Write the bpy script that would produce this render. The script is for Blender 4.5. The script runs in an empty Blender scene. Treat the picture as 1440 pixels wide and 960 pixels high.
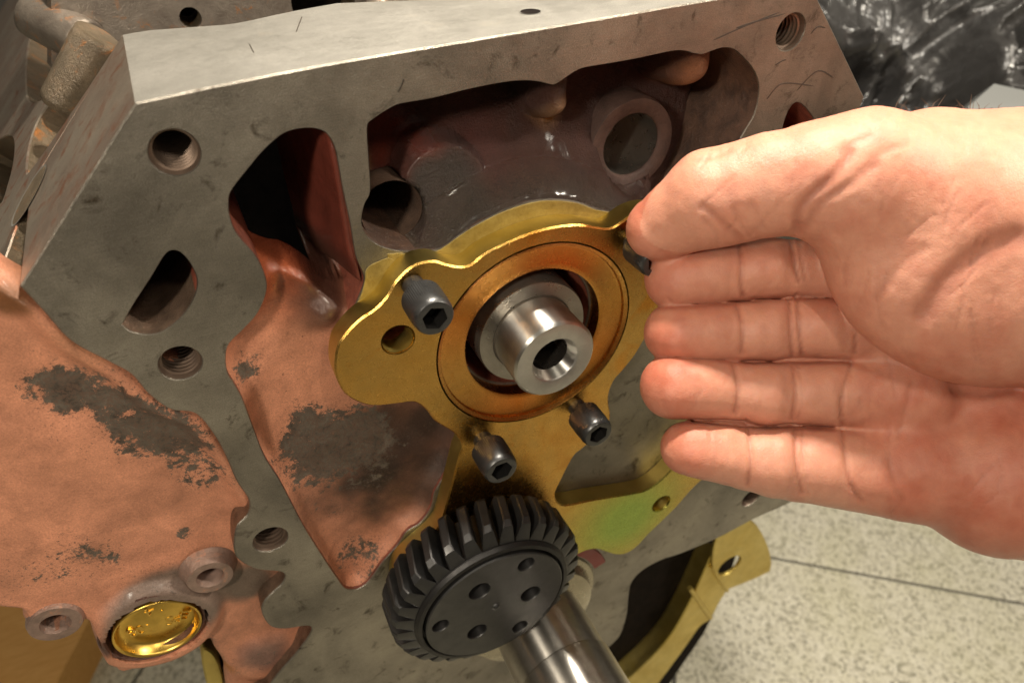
import bpy, math, random
import numpy as np
from mathutils import Matrix, Vector
from mathutils.geometry import tessellate_polygon, delaunay_2d_cdt
random.seed(4); np.random.seed(4)
sc = bpy.context.scene
# ------------------------------------------------------------------ camera, light, exposure
# The machined front of the engine block is the plane N = 0; X runs along it, Y up, N towards the viewer.
RM = np.array([[0.90557124,-0.02049699,0.42369872],[-0.27474746,-0.7893529,0.54903172],[0.32319432,-0.61359748,-0.72044678]])
TV = np.array([0.3403187,-0.0439303,10.0]); FL = 1042.09
CP = -RM.T@TV
def w(p): return (p[0], -p[2], p[1])                     # face coordinates to world (Z up)
def wa(V): V = np.asarray(V,float); return np.stack([V[:,0],-V[:,2],V[:,1]],1)
cam = bpy.data.cameras.new('camera'); co = bpy.data.objects.new('camera', cam); sc.collection.objects.link(co)
m = Matrix([w(RM[0]), w(-RM[1]), w(-RM[2])]).transposed().to_4x4(); m.translation = Vector(w(CP)); co.matrix_world = m
cam.sensor_width = 36; cam.lens = 36*FL/1440; cam.clip_start = .05; cam.clip_end = 400
cam.dof.use_dof = True; cam.dof.focus_distance = 9.4; cam.dof.aperture_fstop = .36
sc.camera = co
wd = bpy.data.worlds.new('World'); sc.world = wd; wd.use_nodes = True
nt = wd.node_tree; bg = nt.nodes['Background']
tc = nt.nodes.new('ShaderNodeTexCoord'); sp = nt.nodes.new('ShaderNodeSeparateXYZ'); rp = nt.nodes.new('ShaderNodeValToRGB')
nt.links.new(tc.outputs['Generated'], sp.inputs[0]); mr = nt.nodes.new('ShaderNodeMapRange'); mr.inputs[1].default_value=-1
nt.links.new(sp.outputs['Z'], mr.inputs[0]); nt.links.new(mr.outputs[0], rp.inputs[0]); nt.links.new(rp.outputs[0], bg.inputs[0])
e = rp.color_ramp.elements; e[0].position=.42; e[0].color=(.17,.145,.11,1); e[1].position=.95; e[1].color=(1,.88,.70,1)
bg.inputs[1].default_value = .175
def area(name, p, tgt, size, power, col, sy=None):
    l = bpy.data.lights.new(name,'AREA'); l.size=size; l.energy=power; l.color=col
    if sy: l.shape='RECTANGLE'; l.size_y=sy
    o = bpy.data.objects.new(name,l); sc.collection.objects.link(o); o.location=w(p)
    o.rotation_euler=(Vector(w(tgt))-Vector(w(p))).to_track_quat('-Z','Y').to_euler(); return o
area('ceiling_and_fill_lamp',(2.6,18,-2.6),(1,0,0),1.2,4500,(1,.92,.79))
area('ceiling_and_fill_lamp',(-11,10,9.5),(-1,-2,0),1.4,1250,(1,.90,.74))
area('ceiling_and_fill_lamp',(1.0,16,14),(0,0,0),.35,560,(1,.90,.74),3.0)
area('ceiling_and_fill_lamp',(20,17,9),(14,-20,0),3,5200,(1,.91,.76))  # added fill, no known source: brightens the floor and what reflects it
area('ceiling_and_fill_lamp',(4.5,15,-19.5),(0,0,0),3,750,(1,.90,.74),.7)  # added lamp behind the block, put in for highlight strips on steel
sc.view_settings.view_transform='Standard'; sc.view_settings.look='None'; sc.view_settings.exposure=.55; sc.view_settings.gamma=1
sc.render.engine='CYCLES'
# ------------------------------------------------------------------ geometry helpers
def hit(px,py,P0=(0,0,0),n=(0,0,1)):
    d=RM.T@np.array([(px-720)/FL,(py-480)/FL,1.]);P0=np.array(P0,float);n=np.array(n,float)
    return CP+d*(((P0-CP)@n)/(d@n))
def at(px,py,z): return hit(px,py,(0,0,z))[:2]
def depth_of(P): return RM[2]@np.asarray(P,float)+TV[2]
def rad(px,py,hw,z):
    c=at(px,py,z); r=.1; xs=[]
    for k in range(24):
        q=RM@np.array((c[0]+r*math.cos(k*math.pi/12),c[1]+r*math.sin(k*math.pi/12),z))+TV; xs.append(FL*q[0]/q[2])
    return hw*r*2/(max(xs)-min(xs))
def thing(name,label,cat,p=(0,0,0),group=None):
    o=bpy.data.objects.new(name,None); sc.collection.objects.link(o); o.location=w(p); o.empty_display_size=.2
    o['label']=label; o['category']=cat
    if group: o['group']=group
    return o
def wloc(o):
    v=Vector((0,0,0))
    while o: v+=o.location; o=o.parent
    return v
def mk(name,V,F,mats,parent=None,fm=None,smooth=True,sharp=35,local=False,label=None,cols=None,scal=None):
    V=np.asarray(V,float)
    used=np.unique(np.concatenate([np.asarray(q,int).ravel() for q in F]))
    if len(used)<len(V):
        rm=-np.ones(len(V),int); rm[used]=np.arange(len(used)); V=V[used]; F=[tuple(rm[list(q)]) for q in F]
        if cols is not None: cols=np.asarray(cols)[used]
        if scal: scal={k:np.asarray(v)[used] for k,v in scal.items()}
    if not local: V=wa(V)-np.array(wloc(parent))
    else: V=wa(V)
    me=bpy.data.meshes.new(name); me.from_pydata(V.tolist(),[],[tuple(map(int,f)) for f in F]); 
    if not isinstance(mats,(list,tuple)): mats=[mats]
    for a in mats: me.materials.append(a)
    if fm is not None: me.polygons.foreach_set('material_index',np.asarray(fm,dtype=np.int32))
    me.polygons.foreach_set('use_smooth',[smooth]*len(me.polygons))
    if cols is not None:
        a=me.color_attributes.new('col','FLOAT_COLOR','POINT'); c=np.ones((len(V),4)); c[:,:3]=cols; a.data.foreach_set('color',c.ravel())
    if scal:
        for k,v in scal.items():
            a=me.attributes.new(k,'FLOAT','POINT'); a.data.foreach_set('value',np.asarray(v,dtype=np.float32))
    me.update(); 
    if smooth and sharp: me.set_sharp_from_angle(angle=math.radians(sharp))
    o=bpy.data.objects.new(name,me); sc.collection.objects.link(o)
    if parent: o.parent=parent
    if label: o['label']=label
    return o
def crv(pts,z=None,n=5,closed=True):
    """smooth closed curve through pixel-traced points; a third item 'c' keeps a corner"""
    P=[np.array(at(p[0],p[1],z)) if z is not None else np.array(p[:2],float) for p in pts]; c=[len(p)>2 for p in pts]
    N=len(P); out=[]
    for i in range(N if closed else N-1):
        a,b=P[i],P[(i+1)%N]; pa=P[i-1] if (i or closed) else a; pb=P[(i+2)%N] if (closed or i+2<N) else b
        ta=(b-a) if c[i] else (b-pa)/2; tb=(b-a) if c[(i+1)%N] else (pb-a)/2
        if c[i] and c[(i+1)%N]: out.append(a); 
        else:
            L=np.linalg.norm(b-a)
            for t_ in (ta,tb):
                l=np.linalg.norm(t_); 
                if l>L*1.2: t_*=L*1.2/l
            for k in range(n):
                s=k/n; out.append((2*s**3-3*s*s+1)*a+(s**3-2*s*s+s)*ta+(-2*s**3+3*s*s)*b+(s**3-s*s)*tb)
    return np.array(out)
def area2(P): x,y=P[:,0],P[:,1]; return np.sum(x*np.roll(y,-1)-np.roll(x,-1)*y)
def offset(P,d):
    a=np.roll(P,1,0); b=np.roll(P,-1,0); t=(P-a)/np.maximum(1e-9,np.linalg.norm(P-a,axis=1))[:,None]+(b-P)/np.maximum(1e-9,np.linalg.norm(b-P,axis=1))[:,None]
    t/=np.maximum(1e-9,np.linalg.norm(t,axis=1))[:,None]; n=np.stack([-t[:,1],t[:,0]],1)
    return P+n*d
def circ(cx,cy,r,n=48):
    a=np.linspace(0,2*np.pi,n,endpoint=False); return np.stack([cx+r*np.cos(a),cy+r*np.sin(a)],1)
def slab(outer,holes,z0,z1,bevel=.02,back=True):
    """plate with holes: front cap at z0, walls back to z1 (number or function of x,y); returns V,F,material index (0 cap,1 wall)"""
    if area2(outer)<0: outer=outer[::-1]
    loops=[outer]+[h if area2(h)<0 else h[::-1] for h in holes]
    V=[];F=[];M=[];rings=[]
    for L in loops:
        n=len(L); I=offset(L,bevel if L is loops[0] else min(bevel,.010))
        b0=len(V); V+=[(p[0],p[1],z0) for p in I]
        b1=len(V); V+=[(p[0],p[1],z0-bevel) for p in L]
        b2=len(V); V+=[(p[0],p[1],(z1(p[0],p[1]) if callable(z1) else z1)) for p in L]
        rings.append((b0,b1,b2,n))
        for i in range(n):
            j=(i+1)%n
            F.append((b1+i,b1+j,b0+j,b0+i));M.append(0)
            F.append((b2+i,b2+j,b1+j,b1+i));M.append(1)
    polys=[[Vector((V[b0+i][0],V[b0+i][1],0)) for i in range(n)] for (b0,_,_,n) in rings]
    idx=[b0+i for (b0,_,_,n) in rings for i in range(n)]; idb=[b2+i for (_,_,b2,n) in rings for i in range(n)]
    for t in tessellate_polygon(polys):
        q=[V[idx[k]] for k in t]; ar=(q[1][0]-q[0][0])*(q[2][1]-q[0][1])-(q[1][1]-q[0][1])*(q[2][0]-q[0][0])
        t=t if ar>0 else t[::-1]
        F.append(tuple(idx[k] for k in t));M.append(0)
        if back: F.append(tuple(idb[k] for k in t[::-1]));M.append(1)
    return V,F,M
def lathe(prof,cx=0,cy=0,n=64,ang=None):
    V=[];F=[]
    for r,z in prof:
        for k in range(n):
            a=2*math.pi*k/n; V.append((cx+r*math.cos(a),cy+r*math.sin(a),z))
    for i in range(len(prof)-1):
        for k in range(n):
            j=(k+1)%n; F.append((i*n+k,i*n+j,(i+1)*n+j,(i+1)*n+k)[::-1])
    return V,F
def join(*parts):
    V=[];F=[];M=[]
    for q in parts:
        b=len(V); V+=list(map(tuple,q[0])); F+=[tuple(int(i)+b for i in f) for f in q[1]]; M+=list(q[2]) if len(q)>2 else [0]*len(q[1])
    return V,F,M
def box(x0,x1,y0,y1,z0,z1):
    V=[(x,y,z) for x in (x0,x1) for y in (y0,y1) for z in (z0,z1)]
    return V,[(0,1,3,2),(4,6,7,5),(0,4,5,1),(2,3,7,6),(0,2,6,4),(1,5,7,3)]
def tube(P,R,n=10,cap=True):
    P=np.asarray(P,float);V=[];F=[];k=len(P)
    for i in range(k):
        t=P[min(i+1,k-1)]-P[max(i-1,0)];t/=np.linalg.norm(t);u=np.cross(t,(0,0,1) if abs(t[2])<.8 else (1,0,0));u/=np.linalg.norm(u);v=np.cross(t,u)
        r=R[i] if hasattr(R,'__len__') else R
        for j in range(n): a=2*math.pi*j/n; V.append(P[i]+r*(u*math.cos(a)+v*math.sin(a)))
    for i in range(k-1):
        for j in range(n): F.append((i*n+j,i*n+(j+1)%n,(i+1)*n+(j+1)%n,(i+1)*n+j))
    if cap: F.append(tuple(range(n))[::-1]); F.append(tuple((k-1)*n+j for j in range(n)))
    return V,F
def inside(P,poly):
    x,y=P[:,0],P[:,1]; c=np.zeros(len(P),bool); n=len(poly)
    for i in range(n):
        x0,y0=poly[i]; x1,y1=poly[i-1]
        if y0==y1: continue
        c^=((y0>y)!=(y1>y))&(x<(x1-x0)*(y-y0)/(y1-y0)+x0)
    return c
def dist(P,line,closed=True):
    d=np.full(len(P),1e9); n=len(line)
    for i in range(n if closed else n-1):
        a=line[i];b=line[(i+1)%n];ab=b-a;L=ab@ab
        if L<1e-12: continue
        t=np.clip(((P-a)@ab)/L,0,1); q=P-a-t[:,None]*ab; d=np.minimum(d,np.hypot(q[:,0],q[:,1]))
    return d
def ss(a,b,x): t=np.clip((x-a)/(b-a),0,1); return t*t*(3-2*t)
def vnoise(P,s,seed=0):
    r=np.random.RandomState(seed); G=r.rand(64,64); x=P[:,0]*s+17; y=P[:,1]*s+31; xi=np.floor(x).astype(int);yi=np.floor(y).astype(int);fx=x-xi;fy=y-yi
    fx=fx*fx*(3-2*fx);fy=fy*fy*(3-2*fy); g=lambda a,b:G[a%64,b%64]
    return (g(xi,yi)*(1-fx)+g(xi+1,yi)*fx)*(1-fy)+(g(xi,yi+1)*(1-fx)+g(xi+1,yi+1)*fx)*fy
def fbm(P,s,seed=0): return sum(vnoise(P,s*2**k,seed+k)*.5**k for k in range(4))/1.875
# ------------------------------------------------------------------ materials
def mat(name,base=(.5,.5,.5),metal=0,rough=.5,spec=.5,coat=0):
    m_=bpy.data.materials.new(name); m_.use_nodes=True; b=m_.node_tree.nodes['Principled BSDF']
    b.inputs['Base Color'].default_value=(*base,1); b.inputs['Metallic'].default_value=metal; b.inputs['Roughness'].default_value=rough
    b.inputs['Specular IOR Level'].default_value=spec; b.inputs['Coat Weight'].default_value=coat; b.inputs['Coat Roughness'].default_value=.12
    return m_,m_.node_tree,b
def N(nt,t,**k):
    n=nt.nodes.new('ShaderNode'+t)
    for a,v in k.items():
        if a.startswith('i_'): 
            key=a[2:]; key=int(key) if key.isdigit() else key.replace('_',' ')
            n.inputs[key].default_value=v
        else: setattr(n,a,v)
    return n
def noise(nt,scale,detail=6,rough=.6,dist_=0,vec=None,sc3=None):
    n=N(nt,'TexNoise'); n.inputs['Scale'].default_value=scale; n.inputs['Detail'].default_value=detail; n.inputs['Roughness'].default_value=rough; n.inputs['Distortion'].default_value=dist_
    g=N(nt,'NewGeometry'); src=g.outputs['Position']
    if sc3:
        mp=N(nt,'Mapping'); mp.inputs['Scale'].default_value=sc3; nt.links.new(src,mp.inputs[0]); src=mp.outputs[0]
    nt.links.new(src,n.inputs['Vector']); return n.outputs[0]
def ramp(nt,fac,stops):
    r=N(nt,'ValToRGB'); nt.links.new(fac,r.inputs[0]); el=r.color_ramp.elements
    while len(el)<len(stops): el.new(.5)
    for q,(p,c) in zip(el,stops): q.position=p; q.color=(*c,1) if len(c)==3 else c
    return r.outputs[0]
def g3(v): return (v,v,v)
def mix(nt,f,a,b,mode='MIX'):
    m_=N(nt,'Mix',data_type='RGBA',blend_type=mode)
    for s,v in ((0,f),(6,a),(7,b)):
        if isinstance(v,(int,float)): m_.inputs[s].default_value=v
        elif isinstance(v,tuple): m_.inputs[s].default_value=(*v,1)
        else: nt.links.new(v,m_.inputs[s])
    return m_.outputs[2]
def mth(nt,op,a,b=None):
    m_=N(nt,'Math',operation=op)
    for i,v in enumerate((a,b)):
        if v is None: continue
        if isinstance(v,(int,float)): m_.inputs[i].default_value=v
        else: nt.links.new(v,m_.inputs[i])
    return m_.outputs[0]
def bump(nt,b,h,s,d=.02):
    n=N(nt,'Bump'); n.inputs['Strength'].default_value=s; n.inputs['Distance'].default_value=d; nt.links.new(h,n.inputs['Height'])
    nt.links.new(n.outputs[0],b.inputs['Normal']); return n
def attr(nt,nm): return N(nt,'Attribute',attribute_name=nm)
# machined iron
def iron(name,c0,c1,metal=.8,r0=.36,r1=.55,brush=None,stain=(.05,.035,.02),stain_t=.66):
    M,t,b=mat(name,metal=metal)
    n1=noise(t,.55,5,.6,.4); n2=noise(t,3.2,8,.7,.6); n3=noise(t,45,3,.6)
    c=mix(t,ramp(t,n1,[(.35,g3(0)),(.68,g3(1))]),c0,c1)
    c=mix(t,ramp(t,n2,[(stain_t-.10,g3(0)),(stain_t+.04,g3(.85))]),c,stain)
    c=mix(t,ramp(t,noise(t,13,7,.75,.6),[(.66,g3(0)),(.74,g3(.3))]),c,tuple(v*.4 for v in c0))
    c=mix(t,.5,c,mix(t,1.0,c,ramp(t,noise(t,9,7,.75,0,None,(.35,1,12)),[(.3,g3(.72)),(.7,g3(1.2))]),'MULTIPLY'))
    c=mix(t,.5,c,mix(t,1.0,c,ramp(t,noise(t,90,3,.6),[(.3,g3(.45)),(.7,g3(1.35))]),'MULTIPLY'))
    c=mix(t,ramp(t,noise(t,2.2,9,.8,2.2,None,(1,1,4)),[(.605,g3(0)),(.612,g3(.45)),(.62,g3(0))]),c,tuple(v*.3 for v in c0))
    t.links.new(c,b.inputs['Base Color'])
    t.links.new(ramp(t,n2,[(.3,g3(r0)),(.75,g3(r1))]),b.inputs['Roughness'])
    h=noise(t,60,4,.7) if not brush else noise(t,12,4,.65,0,None,brush)
    bump(t,b,h,.45,.02); return M
M_face=iron('machined_iron',(.19,.17,.143),(.41,.37,.31),.85,.28,.46,None)
M_top=iron('milled_iron_top',(.25,.235,.205),(.33,.31,.275),.4,.36,.5,(1,14,14),(.30,.27,.22),.70)
M_deck=iron('deck_iron',(.30,.22,.17),(.44,.38,.30),.7,.28,.5,None,(.25,.09,.04),.62)
# casting with painted attributes
def casting(name,metal=.2,bs=.35):
    M,t,b=mat(name,metal=metal); a=attr(t,'col'); pt=attr(t,'pat'); wt=attr(t,'wet')
    n=noise(t,6.5,14,.80,.2); f=mth(t,'ADD',n,pt.outputs['Fac'])
    mask=ramp(t,f,[(.76,g3(0)),(.775,g3(1))])
    fine=noise(t,22,8,.82,.4); f2=mth(t,'ADD',fine,mth(t,'MULTIPLY',pt.outputs['Fac'],.40)); m2=ramp(t,f2,[(.64,g3(0)),(.66,g3(.85))])
    base=mix(t,.6,a.outputs['Color'],mix(t,1.0,a.outputs['Color'],ramp(t,noise(t,2.2,7,.65,.5),[(.25,g3(.4)),(.75,g3(1.35))]),'MULTIPLY'))
    base=mix(t,.6,base,mix(t,1.0,base,ramp(t,noise(t,48,4,.7),[(.3,g3(.55)),(.7,g3(1.3))]),'MULTIPLY'))
    pc=mix(t,ramp(t,noise(t,3.2,10,.82,.5),[(.38,g3(0)),(.62,g3(1))]),(.045,.031,.023),(.16,.13,.10))
    pc=mix(t,.5,pc,mix(t,1.0,pc,ramp(t,fine,[(.35,g3(.4)),(.65,g3(1.4))]),'MULTIPLY'))
    c=mix(t,mask,base,pc); c=mix(t,m2,c,(.11,.065,.045))
    t.links.new(c,b.inputs['Base Color'])
    r=N(t,'MapRange'); r.inputs[3].default_value=.48; r.inputs[4].default_value=.10; t.links.new(wt.outputs['Fac'],r.inputs[0]); t.links.new(r.outputs[0],b.inputs['Roughness'])
    t.links.new(mth(t,'MULTIPLY',mth(t,'SUBTRACT',1,mask),metal),b.inputs['Metallic'])
    h=mth(t,'ADD',noise(t,30,6,.75),mth(t,'MULTIPLY',noise(t,7,4,.6),.8)); bump(t,b,h,bs,.07); t.links.new(mth(t,'MULTIPLY',wt.outputs['Fac'],.4),b.inputs['Coat Weight']); b.inputs['Coat Roughness'].default_value=.12; return M
M_cast=casting('plated_casting',.12,.28); M_castd=casting('oxide_casting',.0,.8)
def simple_cast(name,c0,c1,rough=.55,metal=.2,sc_=4,bs=.5,rust=None):
    M,t,b=mat(name,metal=metal,rough=rough); c=mix(t,ramp(t,noise(t,sc_,8,.7,.4),[(.35,g3(0)),(.65,g3(1))]),c0,c1)
    if rust: c=mix(t,ramp(t,noise(t,sc_*.9,9,.75,.9,None,(1,1.3,1)),[(.56,g3(0)),(.66,g3(.85))]),c,rust)
    t.links.new(c,b.inputs['Base Color']); bump(t,b,noise(t,26,7,.75),bs,.06); return M
M_wall=simple_cast('copper_brown_casting_wall',(.13,.035,.022),(.30,.085,.05),.4,.2)
M_bwall=simple_cast('oxide_brown_wall',(.05,.028,.02),(.13,.07,.045),.35,.1)
M_hole=simple_cast('hole_bore_brown',(.12,.08,.055),(.30,.20,.14),.32,.7)
M_dark=simple_cast('shade_black_casting',(.008,.006,.005),(.018,.012,.009),.8,0); M_dark.node_tree.nodes['Principled BSDF'].inputs['Specular IOR Level'].default_value=.08  # near-black colour stands in for the shade inside the block
M_valley=simple_cast('valley_casting',(.16,.13,.105),(.26,.22,.18),.30,.6,3,.3,(.42,.17,.05))
M_rust=simple_cast('rusty_boss',(.10,.075,.045),(.22,.16,.10),.40,.3,3,.9,(.48,.17,.03))
# zinc chromate gold
def gold(name,edge=False):
    M,t,b=mat(name,metal=1,rough=.24); g=N(t,'NewGeometry'); 
    n=noise(t,.9,5,.6,.8)
    c=ramp(t,n,[(.30,(.60,.28,.05)),(.45,(.68,.38,.09)),(.58,(.62,.37,.10)),(.7,(.66,.30,.05))])
    if edge: c=ramp(t,n,[(.3,(.58,.43,.10)),(.7,(.72,.58,.20))])
    else:
        a=attr(t,'hue'); c=mix(t,a.outputs['Fac'],c,(.34,.46,.09)); a2=attr(t,'red'); c=mix(t,a2.outputs['Fac'],c,(.72,.20,.035))
    c=mix(t,.3,c,mix(t,1.0,c,ramp(t,noise(t,2.6,8,.7),[(.3,g3(.55)),(.7,g3(1.2))]),'MULTIPLY'))
    c=mix(t,ramp(t,noise(t,9,8,.8,1),[(.68,g3(0)),(.74,g3(.5))]),c,(.18,.10,.03))
    t.links.new(c,b.inputs['Base Color'])
    t.links.new(ramp(t,noise(t,7,6,.7),[(.3,g3(.20 if not edge else .36)),(.75,g3(.34 if not edge else .5))]),b.inputs['Roughness'])
    bump(t,b,noise(t,30,5,.7,0,None,(1,1,14) if not edge else (6,1,6)),.22 if not edge else .35,.01); return M
M_gold=gold('zinc_chromate_plate'); M_golde=gold('zinc_chromate_edge',True); M_rimg=simple_cast('chromate_stained_iron',(.30,.22,.07),(.46,.36,.14),.42,.7,5,.3)
def aniso(M,rough,a=.9,rot=0.0):
    t=M.node_tree; b=t.nodes['Principled BSDF']; b.inputs['Anisotropic'].default_value=a; b.inputs['Anisotropic Rotation'].default_value=rot
    g=N(t,'Tangent',direction_type='RADIAL',axis='Y'); t.links.new(g.outputs[0],b.inputs['Tangent'])
    for l in list(b.inputs['Roughness'].links): t.links.remove(l)
    b.inputs['Roughness'].default_value=rough
def steel(name,c,rough=.22,metal=1,bs=.05,sc3=None,n=60):
    M,t,b=mat(name,c,metal,rough); cc=mix(t,ramp(t,noise(t,3,7,.7,.5),[(.3,g3(.75)),(.7,g3(1.1))]),g3(0),c,'MIX')
    cc=mix(t,1.0,c,ramp(t,noise(t,3,7,.7,.5),[(.3,g3(.78)),(.7,g3(1.08))]),'MULTIPLY'); t.links.new(cc,b.inputs['Base Color'])
    t.links.new(ramp(t,noise(t,5,7,.7),[(.3,g3(rough*.75)),(.75,g3(rough*1.4))]),b.inputs['Roughness'])
    bump(t,b,noise(t,n,4,.7,0,None,sc3),bs*3,.008); return M
M_steel=steel('ground_steel',(.66,.64,.60),.24,1,.05,(1,9,1),8); M_steelf=steel('turned_steel_face',(.52,.50,.47),.36,.9,.1)
aniso(M_steel,.36,.9,.25)
M_journal=steel('journal_steel',(.34,.31,.27),.3,.9,.1)
M_polish=steel('polished_crank_steel',(.66,.62,.56),.20,1,.03,(1,6,1),10)
aniso(M_polish,.30,.9,.25)
M_black=steel('black_oxide_steel',(.075,.073,.072),.38,.75,.08); M_blackd=steel('black_oxide_dark',(.03,.028,.027),.42,.6,.08)
M_screw=steel('black_screw_steel',(.085,.084,.083),.30,.75,.08); M_socket=mat('socket_recess_black',(.015,.014,.013),.3,.35)[0]
M_red=steel('red_marking_paint',(.34,.035,.03),.4,0,.1)
M_brass=steel('brass_plug',(.76,.50,.11),.30,1,.02,None,9)
M_thread=steel('thread_iron',(.16,.11,.08),.42,.6,.04)
# ------------------------------------------------------------------ floor, behind and below
FY=-24.0
def M_terrazzo():
    M,t,b=mat('terrazzo',rough=.45)
    v=N(t,'TexVoronoi'); v.inputs['Scale'].default_value=7.5; g=N(t,'NewGeometry'); t.links.new(g.outputs['Position'],v.inputs[0])
    c=ramp(t,v.outputs['Color'],[(.0,(.10,.09,.07)),(.22,(.28,.26,.20)),(.38,(.66,.62,.50)),(.6,(.80,.76,.63)),(1,(.92,.88,.76))])
    c=mix(t,.45,c,ramp(t,noise(t,13,6,.75),[(.36,(.12,.11,.08)),(.52,(.66,.62,.48)),(.7,(.92,.88,.74))]))
    c=mix(t,ramp(t,noise(t,.35,4,.6),[(.4,g3(0)),(.7,g3(.25))]),c,(.50,.48,.24))
    t.links.new(c,b.inputs['Base Color']); return M
M_terr=M_terrazzo(); M_grout=mat('grout',(.10,.095,.085),0,.8)[0]
fl=bpy.data.objects.new('floor',None); sc.collection.objects.link(fl); fl['kind']='structure'; fl.location=w((0,FY,0))
a0=hit(1085,785,(0,FY,0),(0,1,0)); a1=hit(1440,850,(0,FY,0),(0,1,0)); 
ud=np.array([a1[0]-a0[0],a1[2]-a0[2]]); ud/=np.linalg.norm(ud); vd=np.array([-ud[1],ud[0]])
o0=hit(950,925,(0,FY,0),(0,1,0)); s0=(np.array([o0[0],o0[2]])-np.array([a0[0],a0[2]]))@ud
org=np.array([a0[0],a0[2]])+ud*s0           # corner where the two seams cross
def fpt(u,v,y): q=org+ud*u+vd*v; return (q[0],y,q[1])
mk('grout_bed',[fpt(-90,-90,FY),fpt(90,-90,FY),fpt(90,90,FY),fpt(-90,90,FY)],[(0,1,2,3)],M_grout,fl)
TS=22.0; g=.075; tm=None
for i in range(-4,5):
    for j in range(-5,4):
        u0,v0=i*TS+g,j*TS+g; u1,v1=(i+1)*TS-g,(j+1)*TS-g; c=.04
        if tm is None:
            u1,v1=TS-2*g,TS-2*g
            q=[(-c*0,0)]
            V=[];S=TS-2*g
            for (k,y) in ((0,.0),(0,.07),(c,.1)):
                for (uu,vv) in ((k,k),(S-k,k),(S-k,S-k),(k,S-k)):
                    p=ud*uu+vd*vv; V.append((p[0],y,p[1]))
            F=[(8,9,10,11)]+[(a*4+k_,a*4+(k_+1)%4,(a+1)*4+(k_+1)%4,(a+1)*4+k_) for a in (0,1) for k_ in range(4)]
            tl=mk('floor_tile',V,F,M_terr,None,local=True,smooth=False); tl.parent=fl; tm=tl
        else: tl=tm.copy(); sc.collection.objects.link(tl)
        p=fpt(i*TS+g,j*TS+g,0); tl.location=w((p[0],0,p[2]))
# wooden block under the engine, lower left
M_w,t_,b_=mat('pine_wood',rough=.5); cw=ramp(t_,noise(t_,1.2,8,.6,.6,None,(1,7,7)),[(.3,(.70,.34,.08)),(.7,(.85,.48,.15))]); t_.links.new(cw,b_.inputs['Base Color'])
wp=[hit(px,py,(0,FY+2.2,0),(0,1,0)) for px,py in ((-160,700),(215,700),(78,962),(-260,1010))]
wb=thing('wooden_block','orange varnished wooden board lying on the floor below the left side of the block','wood block',(wp[2][0],FY,wp[2][2]))
pl=np.array([[p[0],p[2]] for p in wp]); pl=pl if area2(pl)<0 else pl[::-1]
Vb=[(p[0],FY+2.2,p[1]) for p in pl]+[(p[0],FY+.1,p[1]) for p in pl]
mk('board',Vb,[(0,1,2,3),(7,6,5,4)]+[((i+1)%4,i,i+4,(i+1)%4+4) for i in range(4)],M_w,wb,smooth=False)
# ------------------------------------------------------------------ ENGINE BLOCK
ZF=-.32
blk=thing('engine_block','bare iron V8 engine block seen from the front, machined face with copper coloured recesses','engine block',(0,-8,-6))
top=[(190,145,'c'),(335,115),(480,88.5),(720,49),(960,7),(1141,-24,'c'),(1250,148)]
cR=hit(1141,-24,(0,0,ZF)); 
mirror=lambda px,py:(-at(px,py,ZF)[0],at(px,py,ZF)[1])
leftc=[(28,403,'c'),(60,437),(100,480),(155,510),(185,527),(210,555),(240,576),(275,582),(300,610),(317,640),(333,677),(350,703),(348,723),(333,740),(329,765),(334,785),(360,800),(397,805),(398,818),(373,843),(368,860),(380,880),(400,884),(433,880),(437,889),(417,917),(383,957),(330,1040)]
A1=[np.array(at(p[0],p[1],ZF)) for p in leftc]
botc=[(480,1060),(640,1060),(760,1010),(855,911),(872,893),(881,867),(884,841),(888,820),(902,803),(928,788),(960,777),(1012,755),(1059,730),(1122,699)]
# outer contour in face coordinates
def fx(p): q=at(p[0],p[1],ZF); return (q[0],q[1],'c') if len(p)>2 else (q[0],q[1])
rightc=[mirror(60,437)+(), mirror(28,403)+('c',)]
outer_pts=[fx(p) for p in leftc]+[fx(p) for p in botc]+[(6.7,-6.2),(6.0,-4.6),(4.9,-3.2),(4.6,-1.2),(4.4,.2),(4.7,1.1)]+rightc+[(-at(190,145,ZF)[0]+.02,at(1141,-24,ZF)[1],'c')]+[fx(p) for p in [(960,6.5),(720,47),(480,87),(335,114.5)]]+[fx((190,145,'c'))]
outer=crv(outer_pts,None,6)
cavA=[(427,181),(450,183),(463,193),(472,213),(482,267),(492,313),(500,360),(512,392),(503,420),(492,450),(500,500),(540,540),(590,545),(640,585),(640,640),(612,690),(606,713),(591,735),(572,747),(559,766),(537,791),(519,816),(505,827),(487,827),(475,813),(456,785),(425,735),(394,676),(372,641),(356,600),(341,560),(330,540),(320,523),(318,500),(323,483),(343,463),(363,440),(375,410),(373,387),(360,360),(340,337),(330,323),(324,305),(322,290),(325,270),(350,237),(373,210),(400,188)]
cavB=[(517,177),(527,167),(545,155),(562,147),(607,139),(660,126),(712,116),(740,114),(760,116),(777,120),(787,116),(800,107),(818,97),(857,90),(896,83),(943,73),(961,72),(977,76),(988,77),(1000,73),(1016,68),(1032,70),(1047,83),(1060,99),(1067,120),(1065,146),(1058,167),(1045,188),(1020,240),(985,290),(950,325),(905,318),(865,300),(837,293),(813,284),(780,280),(747,283),(707,296),(669,316),(647,330),(620,349),(598,352),(573,353),(548,350),(524,339),(511,322),(509,306),(513,288),(521,270),(519,225)]
moon=[(240,353),(253,355),(267,370),(277,393),(273,417),(257,443),(233,463),(213,470),(187,467),(172,457,'c'),(187,430),(213,390),(230,362)]
tri=[(1120,144),(1145,168),(1165,215),(1150,260),(1115,270),(1100,230),(1102,175)]
A_=crv(cavA,ZF,5); B_=crv(cavB,ZF,5)
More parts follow.
